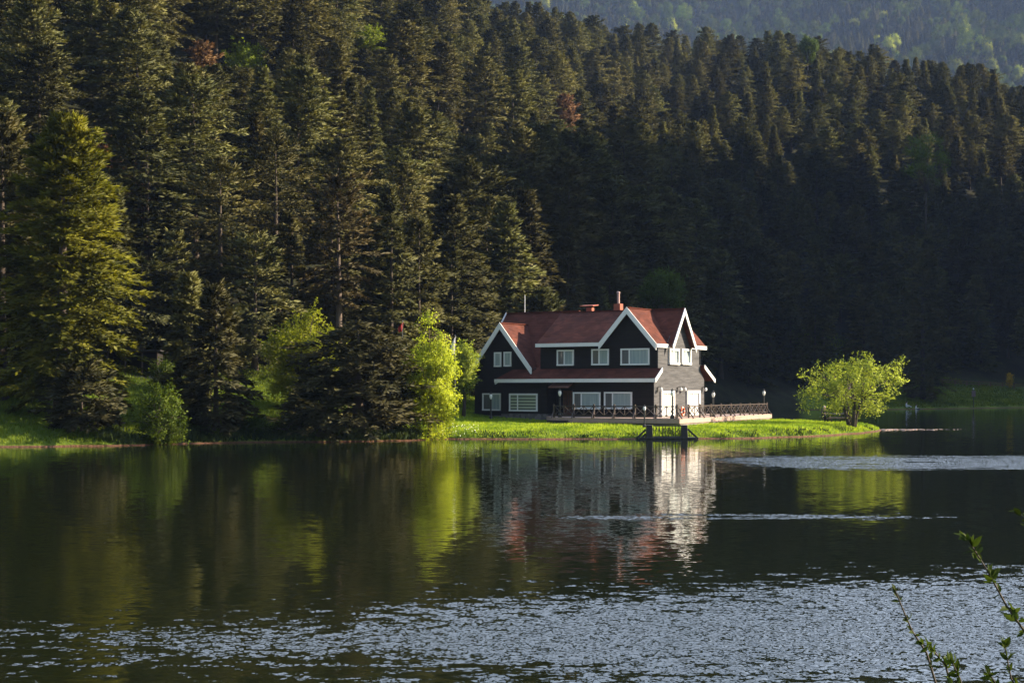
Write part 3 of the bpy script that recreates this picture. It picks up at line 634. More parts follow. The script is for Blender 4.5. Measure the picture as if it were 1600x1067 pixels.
# ---------------------------------------------------------------- foliage generators
def kites(P, D, Nn, ln, wd):
    """leaf shaped quads: base P, direction D, side from D x Nn"""
    S = np.cross(D, Nn); S /= np.linalg.norm(S, axis=1)[:, None] + 1e-9
    n = len(P); V = np.empty((n, 4, 3))
    mid = P + D * (ln * 0.45)[:, None]
    V[:, 0] = P; V[:, 1] = mid + S * (wd / 2)[:, None]; V[:, 2] = P + D * ln[:, None]; V[:, 3] = mid - S * (wd / 2)[:, None]
    return V.reshape(-1, 3), np.arange(n * 4).reshape(n, 4)
def unit(v): return v / (np.linalg.norm(v, axis=-1, keepdims=True) + 1e-9)
def fir_crown(seed, H, Rad, base=0.15, shape='cone', whorl=0.70, nb=9, tw=13, blades=8, bl=0.52, bw=0.17, droop=0.25, ragged=0.3, gap=0.0):
    g = np.random.default_rng(seed)
    zb = H * base; zs = np.arange(zb, H - 0.15, whorl); Ps, Ds, Ls = [], [], []
    lean = g.normal(0, 0.012, 2)
    for z in zs:
        t = (z - zb) / (H - zb)
        if shape == 'cone': pr = (1 - t) ** 0.85 * min(1, 0.55 + 3 * t)
        elif shape == 'round': pr = (1 - t ** 2.6) ** 0.62 * min(1, 0.6 + 1.5 * t)
        elif shape == 'column': pr = (1 - t ** 3.5) ** 0.6 * min(1, 0.75 + 1.2 * t) * (1 - 0.25 * t)
        elif shape == 'pine': pr = (1 - t ** 3) ** 0.5 * (0.35 + 0.65 * min(1, t * 1.8))
        else: pr = (1 - t ** 6) ** 0.5 * (0.95 - 0.15 * t)             # flat
        n = max(3, int(nb * (0.55 + 0.45 * pr) + g.random()))
        az = g.random() * 6.28 + np.arange(n) / n * 6.28 + g.normal(0, 0.25, n)
        ln = Rad * pr * (1 - ragged + 2 * ragged * g.random(n) ** 1.3) + 0.25
        ln *= np.where(g.random(n) < gap, 0.35, 1) * (1 + 0.22 * np.sin(2 * az + 0.9 * z + seed) + 0.12 * np.sin(5 * az - 1.7 * z))
        az = az + 0.4 * z
        el = (0.95 * t ** 2.5 - droop * (1 - t)) + g.normal(0, 0.10, n)
        if shape == 'flat': el = g.normal(-0.03, 0.1, n)
        for a, l_, e in zip(az, ln, el):
            d = np.array([math.cos(a) * math.cos(e), math.sin(a) * math.cos(e), math.sin(e)])
            Ps.append([lean[0] * z, lean[1] * z, z + g.normal(0, 0.12)]); Ds.append(d); Ls.append(l_)
    P = np.array(Ps); D = np.array(Ds); Lb = np.array(Ls); nB = len(P)
    # twigs
    k = tw; u = (np.arange(k) + g.random((nB, k))) / k; u = 0.16 + 0.86 * u ** 0.75
    side = np.where(g.random((nB, k)) < 0.5, 1.0, -1.0)
    hd = unit(np.stack([-D[:, 1], D[:, 0], np.zeros(nB)], 1))
    ang = g.uniform(0.3, 1.15, (nB, k)) * (1.15 - 0.5 * u)
    sag = -(u ** 2) * 0.10
    TP = P[:, None] + D[:, None] * (u * Lb[:, None])[..., None]; TP[..., 2] += sag * Lb[:, None]
    TD = D[:, None] * np.cos(ang)[..., None] + hd[:, None] * (np.sin(ang) * side)[..., None]
    TD[..., 2] += g.normal(-0.08, 0.14, (nB, k)); TD = unit(TD)
    TL = np.clip(Lb[:, None] * 0.42 * (1.15 - 0.75 * u), 0.25, 1.5) * g.uniform(0.7, 1.25, (nB, k))
    TP, TD, TL = TP.reshape(-1, 3), TD.reshape(-1, 3), TL.ravel(); nT = len(TP)
    # blades along twig
    b = blades; ub = (np.arange(b) + g.random((nT, b))) / b
    BP = TP[:, None] + TD[:, None] * (ub * TL[:, None])[..., None]
    sd = np.where(g.random((nT, b)) < 0.5, 1.0, -1.0); hs = unit(np.stack([-TD[:, 1], TD[:, 0], np.zeros(nT)], 1))
    a2 = g.uniform(0.1, 0.8, (nT, b))
    BD = TD[:, None] * np.cos(a2)[..., None] + hs[:, None] * (np.sin(a2) * sd)[..., None]; BD[..., 2] += g.normal(0.02, 0.22, (nT, b))
    BP, BD = BP.reshape(-1, 3), unit(BD.reshape(-1, 3)); nK = len(BP)
    BP[:, 2] += g.normal(0, 0.06, nK)
    N_ = unit(np.array([0, 0, 0.9]) + g.normal(0, 0.55, (nK, 3)))
    V, F = kites(BP, BD, N_, bl * g.uniform(0.65, 1.4, nK), bw * g.uniform(0.7, 1.4, nK))
    # needle sprays carry the soft outward normal of the bough they belong to
    ax = np.stack([lean[0] * BP[:, 2], lean[1] * BP[:, 2]], 1); out = np.zeros((nK, 3)); out[:, :2] = BP[:, :2] - ax
    out = unit(out); tt = np.clip((BP[:, 2] - zb) / (H - zb), 0, 1); out[:, 2] = 0.15 + 0.9 * tt ** 1.5 + 0.25 * np.sin(BP[:, 2] * 6.28 / (whorl * 2.5) + 2 * np.arctan2(BP[:, 1], BP[:, 0]))
    out = unit(unit(out) + g.normal(0, 0.30, (nK, 3)))
    Q = V.reshape(-1, 4, 3); gn = np.cross(Q[:, 1] - Q[:, 0], Q[:, 3] - Q[:, 0]); fl = (gn * out).sum(1) < 0
    F[fl] = F[fl][:, ::-1]
    return V, F, np.repeat(out, 4, 0)
def soft(me, N):
    me.polygons.foreach_set('use_smooth', np.ones(len(me.polygons), bool)); me.normals_split_custom_set_from_vertices(N.astype(np.float32)); return me
def trunk_mb(H, r0, seed=0, bend=0.02):
    g = random.Random(seed); n = 7; pts = []; rad = []; ox = oy = 0
    for i in range(n):
        t = i / (n - 1); pts.append((ox, oy, -0.4 + (H + 0.2) * t)); rad.append(r0 * (1.35 if i == 0 else 1) * (1 - 0.93 * t) + 0.01)
        ox += g.uniform(-1, 1) * bend * H / n; oy += g.uniform(-1, 1) * bend * H / n
    return MB().tube(pts, rad, 8)
def clump_crown(seed, centres, radii, n_leaf, leaf=0.16, squash=0.8, hang=0.0):
    g = np.random.default_rng(seed); P = []; D = []; 
    for (c, r) in zip(centres, radii):
        n = max(12, int(n_leaf * r * r)); d = unit(g.normal(0, 1, (n, 3))); rr = r * g.random(n) ** 0.45 * (0.75 + 0.5 * g.random(n))
        q = np.array(c) + d * rr[:, None] * np.array([1, 1, squash])
        if hang: q[:, 2] -= hang * g.random(n) ** 2 * r
        ns = int(3 + 4 * g.random()); m_ = max(6, int(n * 0.5 / ns))
        for _ in range(ns):
            o_ = unit(g.normal(0, 0.8, 3) + np.array([0, 0, 0.75 - hang * 1.6])); tt_ = g.random(m_)
            q_ = np.array(c) + o_ * (r * (0.5 + 1.15 * tt_))[:, None] + g.normal(0, 0.07, (m_, 3)) * (1.2 - tt_)[:, None]
            P.append(q_); D.append(unit(o_ * 0.6 + g.normal(0, 0.6, (m_, 3))))
        P.append(q); dd = unit(d * 0.7 + g.normal(0, 0.7, (n, 3)) + np.array([0, 0, -0.2 - hang])); D.append(dd)
    P = np.concatenate(P); D = np.concatenate(D); n = len(P); cc = np.asarray(centres); mid = cc.mean(0)
    V, F = kites(P, D, unit(g.normal(0, 1, (n, 3)) + np.array([0, 0, 0.8])), leaf * g.uniform(0.6, 1.5, n), leaf * 0.62 * g.uniform(0.7, 1.3, n))
    near_ = np.argmin(((P[:, None, :] - cc[None]) ** 2).sum(2), 1)
    out = unit(0.55 * unit(P - mid) + 0.75 * unit(P - cc[near_]) + g.normal(0, 0.28, (n, 3)) + np.array([0, 0, 0.15]))
    Q = V.reshape(-1, 4, 3); gn = np.cross(Q[:, 1] - Q[:, 0], Q[:, 3] - Q[:, 0]); fl = (gn * out).sum(1) < 0; F[fl] = F[fl][:, ::-1]
    return V, F, np.repeat(out, 4, 0)
def broadleaf(name, label, cat, loc, crown, mat, seed, stems=1, r0=0.14, fork=0.3, n_clump=60, leaf=0.16, n_leaf=260, cr=0.55, bark='bark', hang=0.0, group=None, shell=0.55):
    """crown = (cx, cy, cz, rx, ry, rz): crown ellipsoid relative to the foot; limbs reach into the leaf clumps"""
    g = np.random.default_rng(seed); root = empty(name, loc); tag(root, label, cat, group)
    cx, cy, cz, rx, ry, rz = crown
    d = unit(g.normal(0, 1, (n_clump, 3))); rr = shell + (1 - shell) * g.random(n_clump) ** 0.6; rr *= g.uniform(0.66, 1.18, n_clump)
    C = np.array([cx, cy, cz]) + d * rr[:, None] * np.array([rx, ry, rz]); C[:, 2] = np.maximum(C[:, 2], 0.25)
    rad = cr * g.uniform(0.6, 1.35, n_clump)
    V, F, Nv = clump_crown(seed + 1, C, rad, n_leaf, leaf, 0.85, hang)
    t = MB(); tops = []
    for s in range(stems):
        a = 6.28 * s / stems + g.random(); sp = 0.0 if stems == 1 else 0.5
        top = np.array([cx, cy, cz]) * fork + np.array([math.cos(a) * sp * rx * 0.45, math.sin(a) * sp * ry * 0.45, 0]); top[2] = cz * (0.55 + 0.25 * g.random()) if stems > 1 else cz * 0.75
        b0 = np.array([math.cos(a) * 0.12, math.sin(a) * 0.12, -0.25]) * (1 if stems > 1 else 0) + np.array([0, 0, -0.1])
        t.tube([b0, b0 * 0.4 + top * 0.45 + g.normal(0, 0.05, 3), top], [r0 * 1.25, r0 * 0.85, r0 * 0.55], 7); tops.append(top)
    for i in range(0, n_clump, 2):
        tp = min(tops, key=lambda q: ((q - C[i]) ** 2).sum()); mid = (tp + C[i]) / 2 + g.normal(0, 0.12, 3) + np.array([0, 0, 0.1])
        t.tube([tp - np.array([0, 0, 0.25 * g.random()]), mid, C[i]], [r0 * 0.4, r0 * 0.22, r0 * 0.08], 5)
    t.build('trunk', M[bark], root, True); link('crown', soft(np_mesh('crown', V, F), Nv), M[mat], root)
    return root

# forest prototypes: (crown mesh, trunk mesh)
PRO = []
specs = [dict(H=20, Rad=3.0, base=0.16, shape='cone', droop=0.28), dict(H=20, Rad=3.1, base=0.22, shape='round', droop=0.22, ragged=0.35),
         dict(H=20, Rad=2.7, base=0.20, shape='column', droop=0.25), dict(H=20, Rad=3.3, base=0.34, shape='round', droop=0.15, ragged=0.4, gap=0.12),
         dict(H=20, Rad=2.6, base=0.18, shape='cone', droop=0.35, ragged=0.4, gap=0.1), dict(H=20, Rad=3.2, base=0.45, shape='pine', droop=0.05, ragged=0.4, gap=0.15),
         dict(H=20, Rad=3.4, base=0.02, shape='cone', droop=0.3), dict(H=20, Rad=3.2, base=0.03, shape='column', droop=0.3, ragged=0.35)]
KIND = ['pointed fir', 'round topped fir', 'columnar fir', 'bushy topped fir', 'ragged fir', 'bare stemmed pine', 'full skirted fir', 'full skirted fir']
for i, s in enumerate(specs):
    V, F, Nv = fir_crown(100 + i, **s)
    cm = soft(np_mesh('crown', V, F), Nv); cm.materials.append(M['needle'])
    tm = trunk_mb(s['H'] * 0.97, 0.27, i); tme = bpy.data.meshes.new('trunk'); tme.from_pydata(tm.v, [], tm.f); tme.materials.append(M['bark'])
    PRO.append((cm, tme))
def conifer(name, label, loc, H, rad_scale, proto, rz, group=None, mat=None, cat='tree', lean=(0, 0)):
    root = empty(name, loc, rz); tag(root, label, cat, group)
    k = H / 20.0; root.scale = (k * rad_scale, k * rad_scale, k); root.rotation_euler = (lean[0], lean[1], rz)
    cm, tm = PRO[proto]
    if mat is not None:
        cm = cm.copy(); cm.materials.clear(); cm.materials.append(M[mat])
    o = bpy.data.objects.new('trunk', tm); col.objects.link(o); o.parent = root
    o = bpy.data.objects.new('crown', cm); col.objects.link(o); o.parent = root
    return root
def hero(name, label, px, Y, top, rad, spec, mat, seed, trunk_r=0.3, bark='bark', cat='tree', dz=0.0):
    x = (px - 800) / FPX * Y; z0 = hz(x, Y) + dz; H = CAM_H + (HOR - top) / FPX * Y - z0
    root = empty(name, (x, Y, z0)); tag(root, label, cat)
    sp = dict(base=0.1, shape='cone', tw=12, blades=10, bl=0.42, bw=0.125); sp.update(spec)
    V, F, Nv = fir_crown(seed, H, rad, **sp)
    trunk_mb(H * 0.97, trunk_r, seed).build('trunk', M[bark], root, True); link('crown', soft(np_mesh('crown', V, F), Nv), M[mat], root)
    return root
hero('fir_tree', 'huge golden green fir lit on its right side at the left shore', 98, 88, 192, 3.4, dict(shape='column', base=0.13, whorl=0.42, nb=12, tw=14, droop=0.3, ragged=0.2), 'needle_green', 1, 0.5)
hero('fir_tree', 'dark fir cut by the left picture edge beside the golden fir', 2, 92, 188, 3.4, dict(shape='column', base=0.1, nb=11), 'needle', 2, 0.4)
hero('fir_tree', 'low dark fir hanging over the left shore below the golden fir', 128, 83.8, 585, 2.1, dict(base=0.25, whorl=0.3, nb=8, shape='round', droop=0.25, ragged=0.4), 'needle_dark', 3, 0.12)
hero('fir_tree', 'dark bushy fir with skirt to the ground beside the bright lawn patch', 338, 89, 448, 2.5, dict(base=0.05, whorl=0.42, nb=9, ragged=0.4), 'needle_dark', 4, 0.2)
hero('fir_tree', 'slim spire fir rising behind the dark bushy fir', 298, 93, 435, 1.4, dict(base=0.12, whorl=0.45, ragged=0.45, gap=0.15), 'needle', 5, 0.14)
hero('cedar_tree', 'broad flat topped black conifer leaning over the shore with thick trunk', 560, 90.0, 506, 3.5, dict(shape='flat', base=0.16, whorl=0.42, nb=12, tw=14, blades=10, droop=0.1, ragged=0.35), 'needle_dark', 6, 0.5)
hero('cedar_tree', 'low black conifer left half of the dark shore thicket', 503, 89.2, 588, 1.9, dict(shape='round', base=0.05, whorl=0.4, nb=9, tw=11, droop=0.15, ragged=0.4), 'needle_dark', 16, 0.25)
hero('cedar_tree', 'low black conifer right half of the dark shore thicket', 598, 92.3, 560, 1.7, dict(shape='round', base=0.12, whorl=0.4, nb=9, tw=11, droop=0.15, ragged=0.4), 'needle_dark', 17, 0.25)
hero('pine_tree', 'tall pine with half bare pale trunk and thin brown top', 530, 109, 290, 2.9, dict(shape='pine', base=0.42, gap=0.2, ragged=0.5, nb=8, tw=10), 'needle_bare', 7, 0.36, 'bark_pale')
hero('pine_tree', 'broad rounded pine catching warm light above the bushy fir', 345, 110, 268, 3.3, dict(shape='round', base=0.35, nb=8), 'needle', 8, 0.36)
hero('pine_tree', 'tallest rounded pine in the warm light left of the brown pine', 432, 119, 225, 3.7, dict(shape='round', base=0.35, nb=9), 'needle', 9, 0.36)
hero('fir_tree', 'small sunlit fir standing behind the left house gable', 785, 130, 394, 2.1, dict(base=0.05), 'needle', 10, 0.2)
hero('fir_tree', 'thin pointed fir lit above the slope of dark trunks', 690, 142, 290, 2.0, dict(base=0.15, gap=0.2), 'needle', 11, 0.2)
hero('pine_tree', 'small round headed pine behind the house ridge left of the red cap', 850, 128, 462, 1.5, dict(base=0.4, shape='round', whorl=0.4), 'needle', 12, 0.12)
hero('fir_tree', 'dark fir with full skirt right of the peninsula tree', 1442, 239, 378, 4.4, dict(base=0.04, whorl=0.7, bl=0.6, bw=0.15), 'needle', 13, 0.4)
hero('fir_tree', 'dark fir hanging over the black hut', 222, 105, 400, 3.2, dict(base=0.2, shape='column', ragged=0.35), 'needle', 51, 0.25)
hero('fir_tree', 'dark fir between the black hut and the bushy fir', 275, 106, 372, 2.9, dict(base=0.1, ragged=0.35), 'needle', 52, 0.25)
hero('fir_tree', 'shaded fir right of the bushy fir above the lit lawn patch', 398, 107, 372, 3.0, dict(base=0.14, shape='column', ragged=0.35), 'needle', 53, 0.25)
hero('fir_tree', 'shaded young fir left of the brown topped pine', 455, 113, 340, 2.6, dict(base=0.06, ragged=0.35), 'needle', 54, 0.22)
# sunlit firs stepping down to the house
for j, (px, Y, top, rr, lb) in enumerate([(612, 112, 300, 3.0, 'sunlit fir right of the tall brown topped pine'), (655, 117, 345, 2.9, 'sunlit fir directly above the bright birch'),
                                          (705, 121, 380, 2.6, 'sunlit fir above the white flag'), (742, 126, 412, 2.4, 'sunlit fir behind the left roof corner')]):
    hero('fir_tree', lb, px, Y, top, rr, dict(base=0.06, shape='column' if j % 2 else 'cone', ragged=0.35), 'needle', 40 + j, 0.25)

# broadleaved trees
def bl(name, label, cat, px, Y, x0, x1, y0, y1, mat, seed, depth=1.0, **kw):
    x = (px - 800) / FPX * Y; z0 = hz(x, Y)
    a, b = at(x0, y0, Y), at(x1, y1, Y)
    rx, rz = abs(b.x - a.x) / 2, abs(a.z - b.z) / 2
    return broadleaf(name, label, cat, (x, Y, z0), ((a.x + b.x) / 2 - x, 0, (a.z + b.z) / 2 - z0, rx * 0.86, rx * 0.86 * depth, rz * 0.88), M and mat, seed, **kw)
bl('birch_tree', 'bright yellow green birch by the water left of the house', 'tree', 670, 91.9, 630, 720, 478, 724, 'leaf_fresh', 21, r0=0.13, n_clump=150, cr=0.5, n_leaf=420, leaf=0.13, hang=0.7, shell=0.3, bark='bark_pale')
bl('maple_tree', 'bright green tree rising behind the black shore thicket', 'tree', 470, 97.5, 400, 545, 480, 655, 'leaf_fresh', 22, r0=0.15, n_clump=150, cr=0.6, n_leaf=330, leaf=0.15, shell=0.35)
bl('bush', 'green bush glowing between thicket and birch', 'bush', 600, 96, 572, 640, 572, 655, 'leaf_green', 23, n_clump=60, cr=0.55, n_leaf=300, leaf=0.15)
bl('lime_bush', 'pale yellow green tree beside the left house wall', 'tree', 724, 109, 700, 750, 527, 628, 'leaf_yellow', 24, n_clump=70, cr=0.5, n_leaf=380, leaf=0.14, shell=0.3)
bl('willow_tree', 'spreading multi stemmed tree on the tip of the peninsula', 'tree', 1332, 107.5, 1234, 1430, 546, 667, 'leaf_yellow', 25, stems=5, r0=0.16, n_clump=96, cr=0.5, n_leaf=300, leaf=0.15, shell=0.4)
bl('shrub', 'mid green shrub on the left shore before the lawn patch', 'shrub', 246, 83.6, 202, 290, 596, 712, 'leaf_green', 26, n_clump=60, cr=0.42, n_leaf=330, leaf=0.15)
bl('shrub', 'dark leafy shrub at the right end of the black hut', 'shrub', 254, 98.5, 232, 280, 566, 616, 'leaf_green', 33, n_clump=40, cr=0.45, n_leaf=260, leaf=0.14)
bl('broadleaf_tree', 'green broadleaf tree in the shade behind the house chimney', 'tree', 1035, 150, 1005, 1070, 418, 500, 'leaf_green', 27, n_clump=60, cr=0.8, n_leaf=150, leaf=0.22)
bl('shrub', 'small dark shrub at the waterline by the thicket', 'shrub', 395, 88.4, 372, 425, 655, 690, 'leaf_green', 28, n_clump=30, cr=0.4, n_leaf=260, leaf=0.12)
bl('shrub', 'low dark shrub left of the black thicket at the water', 'shrub', 448, 88.6, 420, 478, 648, 690, 'leaf_green', 29, n_clump=30, cr=0.4, n_leaf=260, leaf=0.12)
sp = at(1578, 607, 262); broadleaf('yellow_shrub', 'narrow amber yellow shrub under the firs of the right bank', 'shrub', (sp.x, 262, hz(sp.x, 262)), (0, 0, 1.4, 0.45, 0.45, 1.3), 'leaf_amber', 31, n_clump=24, cr=0.35, n_leaf=260, leaf=0.15, r0=0.05)

# ---------------------------------------------------------------- forest on the hill
g = np.random.default_rng(7)
def forest_points():
    pts = []; cell = {}
    def ok(x, y, r):
        i, j = int(x // 4), int(y // 4)
        for a in range(i - 3, i + 4):
            for b in range(j - 3, j + 4):
                for (u, v) in cell.get((a, b), ()):
                    if (u - x) ** 2 + (v - y) ** 2 < r * r: return False
        return True
    HEROES = [(-26.6, 91), (-32, 91), (-22, 110), (-19, 119), (-13, 109)]
    for (u, v) in HEROES: cell.setdefault((int(u // 4), int(v // 4)), []).append((u, v))
    for _ in range(60000):
        y = 96 + 364 * math.sqrt(g.random()) if g.random() < 0.75 else g.uniform(96, 260)
        x = g.uniform(-0.40, 0.41) * y
        if y < np.interp(x, FOOT_X, FOOT_Y) + 3: continue
        r = (4.9 + 1.9 * g.random()) * (1.0 + 0.22 * float(sstep(x, -8, 6) * sstep(-y, -300, -240)))
        if ok(x, y, r): cell.setdefault((int(x // 4), int(y // 4)), []).append((x, y)); pts.append((x, y))
    return np.array(pts)
fp = forest_points()
fz = height(fp[:, 0], fp[:, 1])
# keep the sunny strip behind the house open enough: no tree inside the house or the lawn
nF = len(fp)
fh = (9.0 + 7.8 * g.random(nF) ** 0.8) * (1 + 0.22 * sstep(fp[:, 0], -8, 6) * sstep(-fp[:, 1], -300, -240)) * np.where(fp[:, 1] > 330, 0.92, 1.0); frs = g.uniform(1.05, 1.5, nF); frz = g.uniform(0, 6.28, nF)
edge = fp[:, 1] - np.interp(fp[:, 0], FOOT_X, FOOT_Y)
fk = g.choice(6, nF, p=[0.12, 0.38, 0.12, 0.26, 0.06, 0.06])
fk = np.where((edge < 9) & (g.random(nF) < 0.8), g.choice([6, 7], nF), fk)
# only young trees stand in front of the trees of odd colour
keep = np.ones(nF, bool); tpx = 800 + fp[:, 0] / fp[:, 1] * FPX
for (qx, qy, qY, qw, qd) in [(180, 222, 128, 30, 45), (314, 75, 165, 26, 30), (880, 155, 262, 26, 34), (575, 45, 215, 30, 34), (384, 68, 172, 30, 36), (1447, 214, 300, 44, 42), (1262, 60, 385, 18, 18), (1035, 418, 150, 46, 50)]:
    hit = (fp[:, 1] < qY + 4) & (np.abs(tpx - qx) < qw / 2 + 1.7 / fp[:, 1] * FPX)
    cap = CAM_H + (HOR - (qy + qd)) / FPX * fp[:, 1] - fz
    fh = np.where(hit, np.minimum(fh, cap), fh)
keep = fh > 2.5; frs = np.where(fh < 9, 1.45, frs)
fp, fz, fh, frs, frz, fk = fp[keep], fz[keep], fh[keep], frs[keep], frz[keep], fk[keep]; nF = len(fp)
# what shows in the picture
W_, H_ = 400, 267; mask = np.zeros((H_, W_), bool); vis = np.zeros(nF)
order = np.argsort(fp[:, 1]); sx_ = FPX / 4
for i in order:
    x, y = fp[i]; cx = 200 + x / y * sx_; top = 151.75 - (fz[i] + fh[i] - CAM_H) / y * sx_; bot = 151.75 - (fz[i] + fh[i] * 0.1 - CAM_H) / y * sx_
    hw_ = 2.5 * frs[i] * fh[i] / 20 / y * sx_
    for r in range(max(0, int(top)), min(H_, int(bot) + 1)):
        t = (r - top) / max(bot - top, 1); w2 = hw_ * min(1, 0.25 + 1.6 * t); a, b = int(max(0, cx - w2)), int(min(W_, cx + w2 + 1))
        if b > a: vis[i] += (~mask[r, a:b]).sum(); mask[r, a:b] = True
rank = np.argsort(-vis); indiv = set(rank[:288].tolist()); indiv = {i for i in indiv if vis[i] > 0}
pxs = 800 + fp[:, 0] / fp[:, 1] * FPX; topy = HOR - (fz + fh - CAM_H) / fp[:, 1] * FPX
def zone(i):
    px, ty = pxs[i], topy[i]
    c = ('above the golden fir' if px < 230 else 'above the warm lit pines' if px < 480 else 'above the black shore thicket' if px < 640 else 'above the birch' if px < 740
         else 'above the left house gable' if px < 880 else 'above the middle of the house' if px < 1010 else 'above the right house gable' if px < 1130
         else 'above the terrace lamps' if px < 1245 else 'above the peninsula tree' if px < 1425 else 'above the right bank sign post' if px < 1530 else 'at the right picture edge')
    r = ('high up by the skyline' if ty < 110 else 'on the upper slope' if ty < 215 else 'halfway up the slope' if ty < 330 else 'low on the slope')
    return c, r
for i in sorted(indiv):
    c, r = zone(i); kd = KIND[fk[i]]
    nm = 'pine_tree' if fk[i] == 5 else 'fir_tree'
    conifer(nm, f'{kd} {r}, {c}', (fp[i, 0], fp[i, 1], fz[i] - 0.2), fh[i], frs[i], int(fk[i]), frz[i], f'{kd}s {r} {c}', lean=(g.normal(0, 0.02), g.normal(0, 0.02)))
# odd ones out: rusty dead firs, fresh green broadleaved trees on the slope
def on_slope(px, Y): x = (px - 800) / FPX * Y; return Vector((x, Y, hz(x, Y)))
for px, py, Y, H, lab in [(180, 222, 128, 17, 'rusty red dying fir behind the golden fir'), (314, 75, 165, 16, 'rust brown dead fir high on the left slope'), (880, 155, 262, 20, 'reddish dead fir high above the left house gable')]:
    p = on_slope(px, Y); z = CAM_H + (HOR - py) / FPX * Y
    conifer('dead_fir', lab, (p.x, Y, z - H), H, 1.05, 1, 1.0, mat='needle_rust')
for j, (px, py, Y, w, h_, mat, lab) in enumerate([(575, 45, 215, 2.6, 5, 'leaf_fresh', 'fresh green broadleaf tree high above the tall brown pine'), (384, 68, 172, 2.4, 6, 'leaf_fresh', 'yellow green broadleaf tree high above the rounded pines'),
                                                  (1447, 214, 300, 4.4, 9, 'leaf_green', 'green broadleaf tree among shaded firs above the dark skirted fir'), (1262, 60, 385, 2.2, 5, 'leaf_green', 'pale broadleaf tree on the skyline above the peninsula tree')]):
    x = (px - 800) / FPX * Y; zt = CAM_H + (HOR - py) / FPX * Y; z0 = hz(x, Y); hh = max(zt - z0, h_)
    broadleaf('broadleaf_tree', lab, 'tree', (x, Y, zt - hh), (0, 0, hh - h_ * 0.6, w, w, h_ * 0.6), mat, 60 + j, n_clump=60, cr=0.9, n_leaf=110, leaf=0.28, r0=0.16)

# everything else of the wood: one mass, planted by geometry nodes on points
def planted(name, pts, rot, scl, kinds, protos, label, cat):
    me = bpy.data.meshes.new(name); me.vertices.add(len(pts)); me.vertices.foreach_set('co', np.asarray(pts, np.float32).ravel())
    for nm, ty, arr in (('rot', 'FLOAT', rot), ('scl', 'FLOAT_VECTOR', scl), ('kd', 'INT', kinds)):
        a = me.attributes.new(nm, ty, 'POINT'); a.data.foreach_set('vector' if ty == 'FLOAT_VECTOR' else 'value', np.asarray(arr, np.int32 if ty == 'INT' else np.float32).ravel())
    o = bpy.data.objects.new(name, me); col.objects.link(o); tag(o, label, cat, None, 'stuff')
    ng = bpy.data.node_groups.new(name, 'GeometryNodeTree')
    ng.interface.new_socket('Geometry', in_out='INPUT', socket_type='NodeSocketGeometry'); ng.interface.new_socket('Geometry', in_out='OUTPUT', socket_type='NodeSocketGeometry')
    gi = ng.nodes.new('NodeGroupInput'); go = ng.nodes.new('NodeGroupOutput'); jn = ng.nodes.new('GeometryNodeJoinGeometry')
    def attr(n, t):
        a = ng.nodes.new('GeometryNodeInputNamedAttribute'); a.data_type = t; a.inputs[0].default_value = n; return a.outputs[0]
    ra, sa, ka = attr('rot', 'FLOAT'), attr('scl', 'FLOAT_VECTOR'), attr('kd', 'INT')
    cb = ng.nodes.new('ShaderNodeCombineXYZ'); ng.links.new(ra, cb.inputs[2])
    for k, obs in enumerate(protos):
        cp = ng.nodes.new('FunctionNodeCompare'); cp.data_type = 'INT'; cp.operation = 'EQUAL'; ng.links.new(ka, cp.inputs[2]); cp.inputs[3].default_value = k
        for ob in obs:
            oi = ng.nodes.new('GeometryNodeObjectInfo'); oi.inputs[0].default_value = ob; oi.inputs['As Instance'].default_value = True
            ip = ng.nodes.new('GeometryNodeInstanceOnPoints'); ng.links.new(gi.outputs[0], ip.inputs['Points']); ng.links.new(cp.outputs[0], ip.inputs['Selection'])
            ng.links.new(oi.outputs['Geometry'], ip.inputs['Instance']); ng.links.new(cb.outputs[0], ip.inputs['Rotation']); ng.links.new(sa, ip.inputs['Scale']); ng.links.new(ip.outputs[0], jn.inputs[0])
    ng.links.new(jn.outputs[0], go.inputs[0])
    md = o.modifiers.new('planting', 'NODES'); md.node_group = ng
    return o
crowns = {}
for o in list(col.objects):
    if o.type == 'MESH' and o.name.split('.')[0] == 'crown':
        for k, (cm, tm) in enumerate(PRO):
            if o.data == cm and k not in crowns:
                crowns[k] = [o] + [c for c in o.parent.children if c.name.startswith('trunk')]
sx1 = g.uniform(96, 420, 2600); sy1 = g.uniform(120, 380, 2600); k1 = poly_sd(np.stack([sx1, sy1], 1), SHADE_SPUR) > 4; k1 &= sx1 / sy1 > 0.40  # unseen trees on that hill, added to make its shadow edge ragged
sx1, sy1 = sx1[k1], sy1[k1]; nS = len(sx1)
fp = np.concatenate([fp, np.stack([sx1, sy1], 1)]); fz = np.concatenate([fz, height(sx1, sy1)]); fh = np.concatenate([fh, g.uniform(10, 19, nS)])
frs = np.concatenate([frs, g.uniform(1.0, 1.4, nS)]); frz = np.concatenate([frz, g.uniform(0, 6.28, nS)]); fk = np.concatenate([fk, g.integers(0, 5, nS)]); nF += nS
rest = [i for i in range(nF) if i not in indiv]
kmap = {k: j for j, k in enumerate(sorted(crowns))}
protos = [crowns[k] for k in sorted(crowns)]
kd = [kmap.get(int(fk[i]), 0) for i in rest]
kk = fh[rest] / 20
planted('hillside_forest', np.stack([fp[rest, 0], fp[rest, 1], fz[rest] - 0.2], 1), frz[rest], np.stack([kk * frs[rest], kk * frs[rest], kk], 1), kd, protos,
        'dense dark conifer forest filling the hillside between the nearer firs, and the unseen hill that shades it', 'forest')
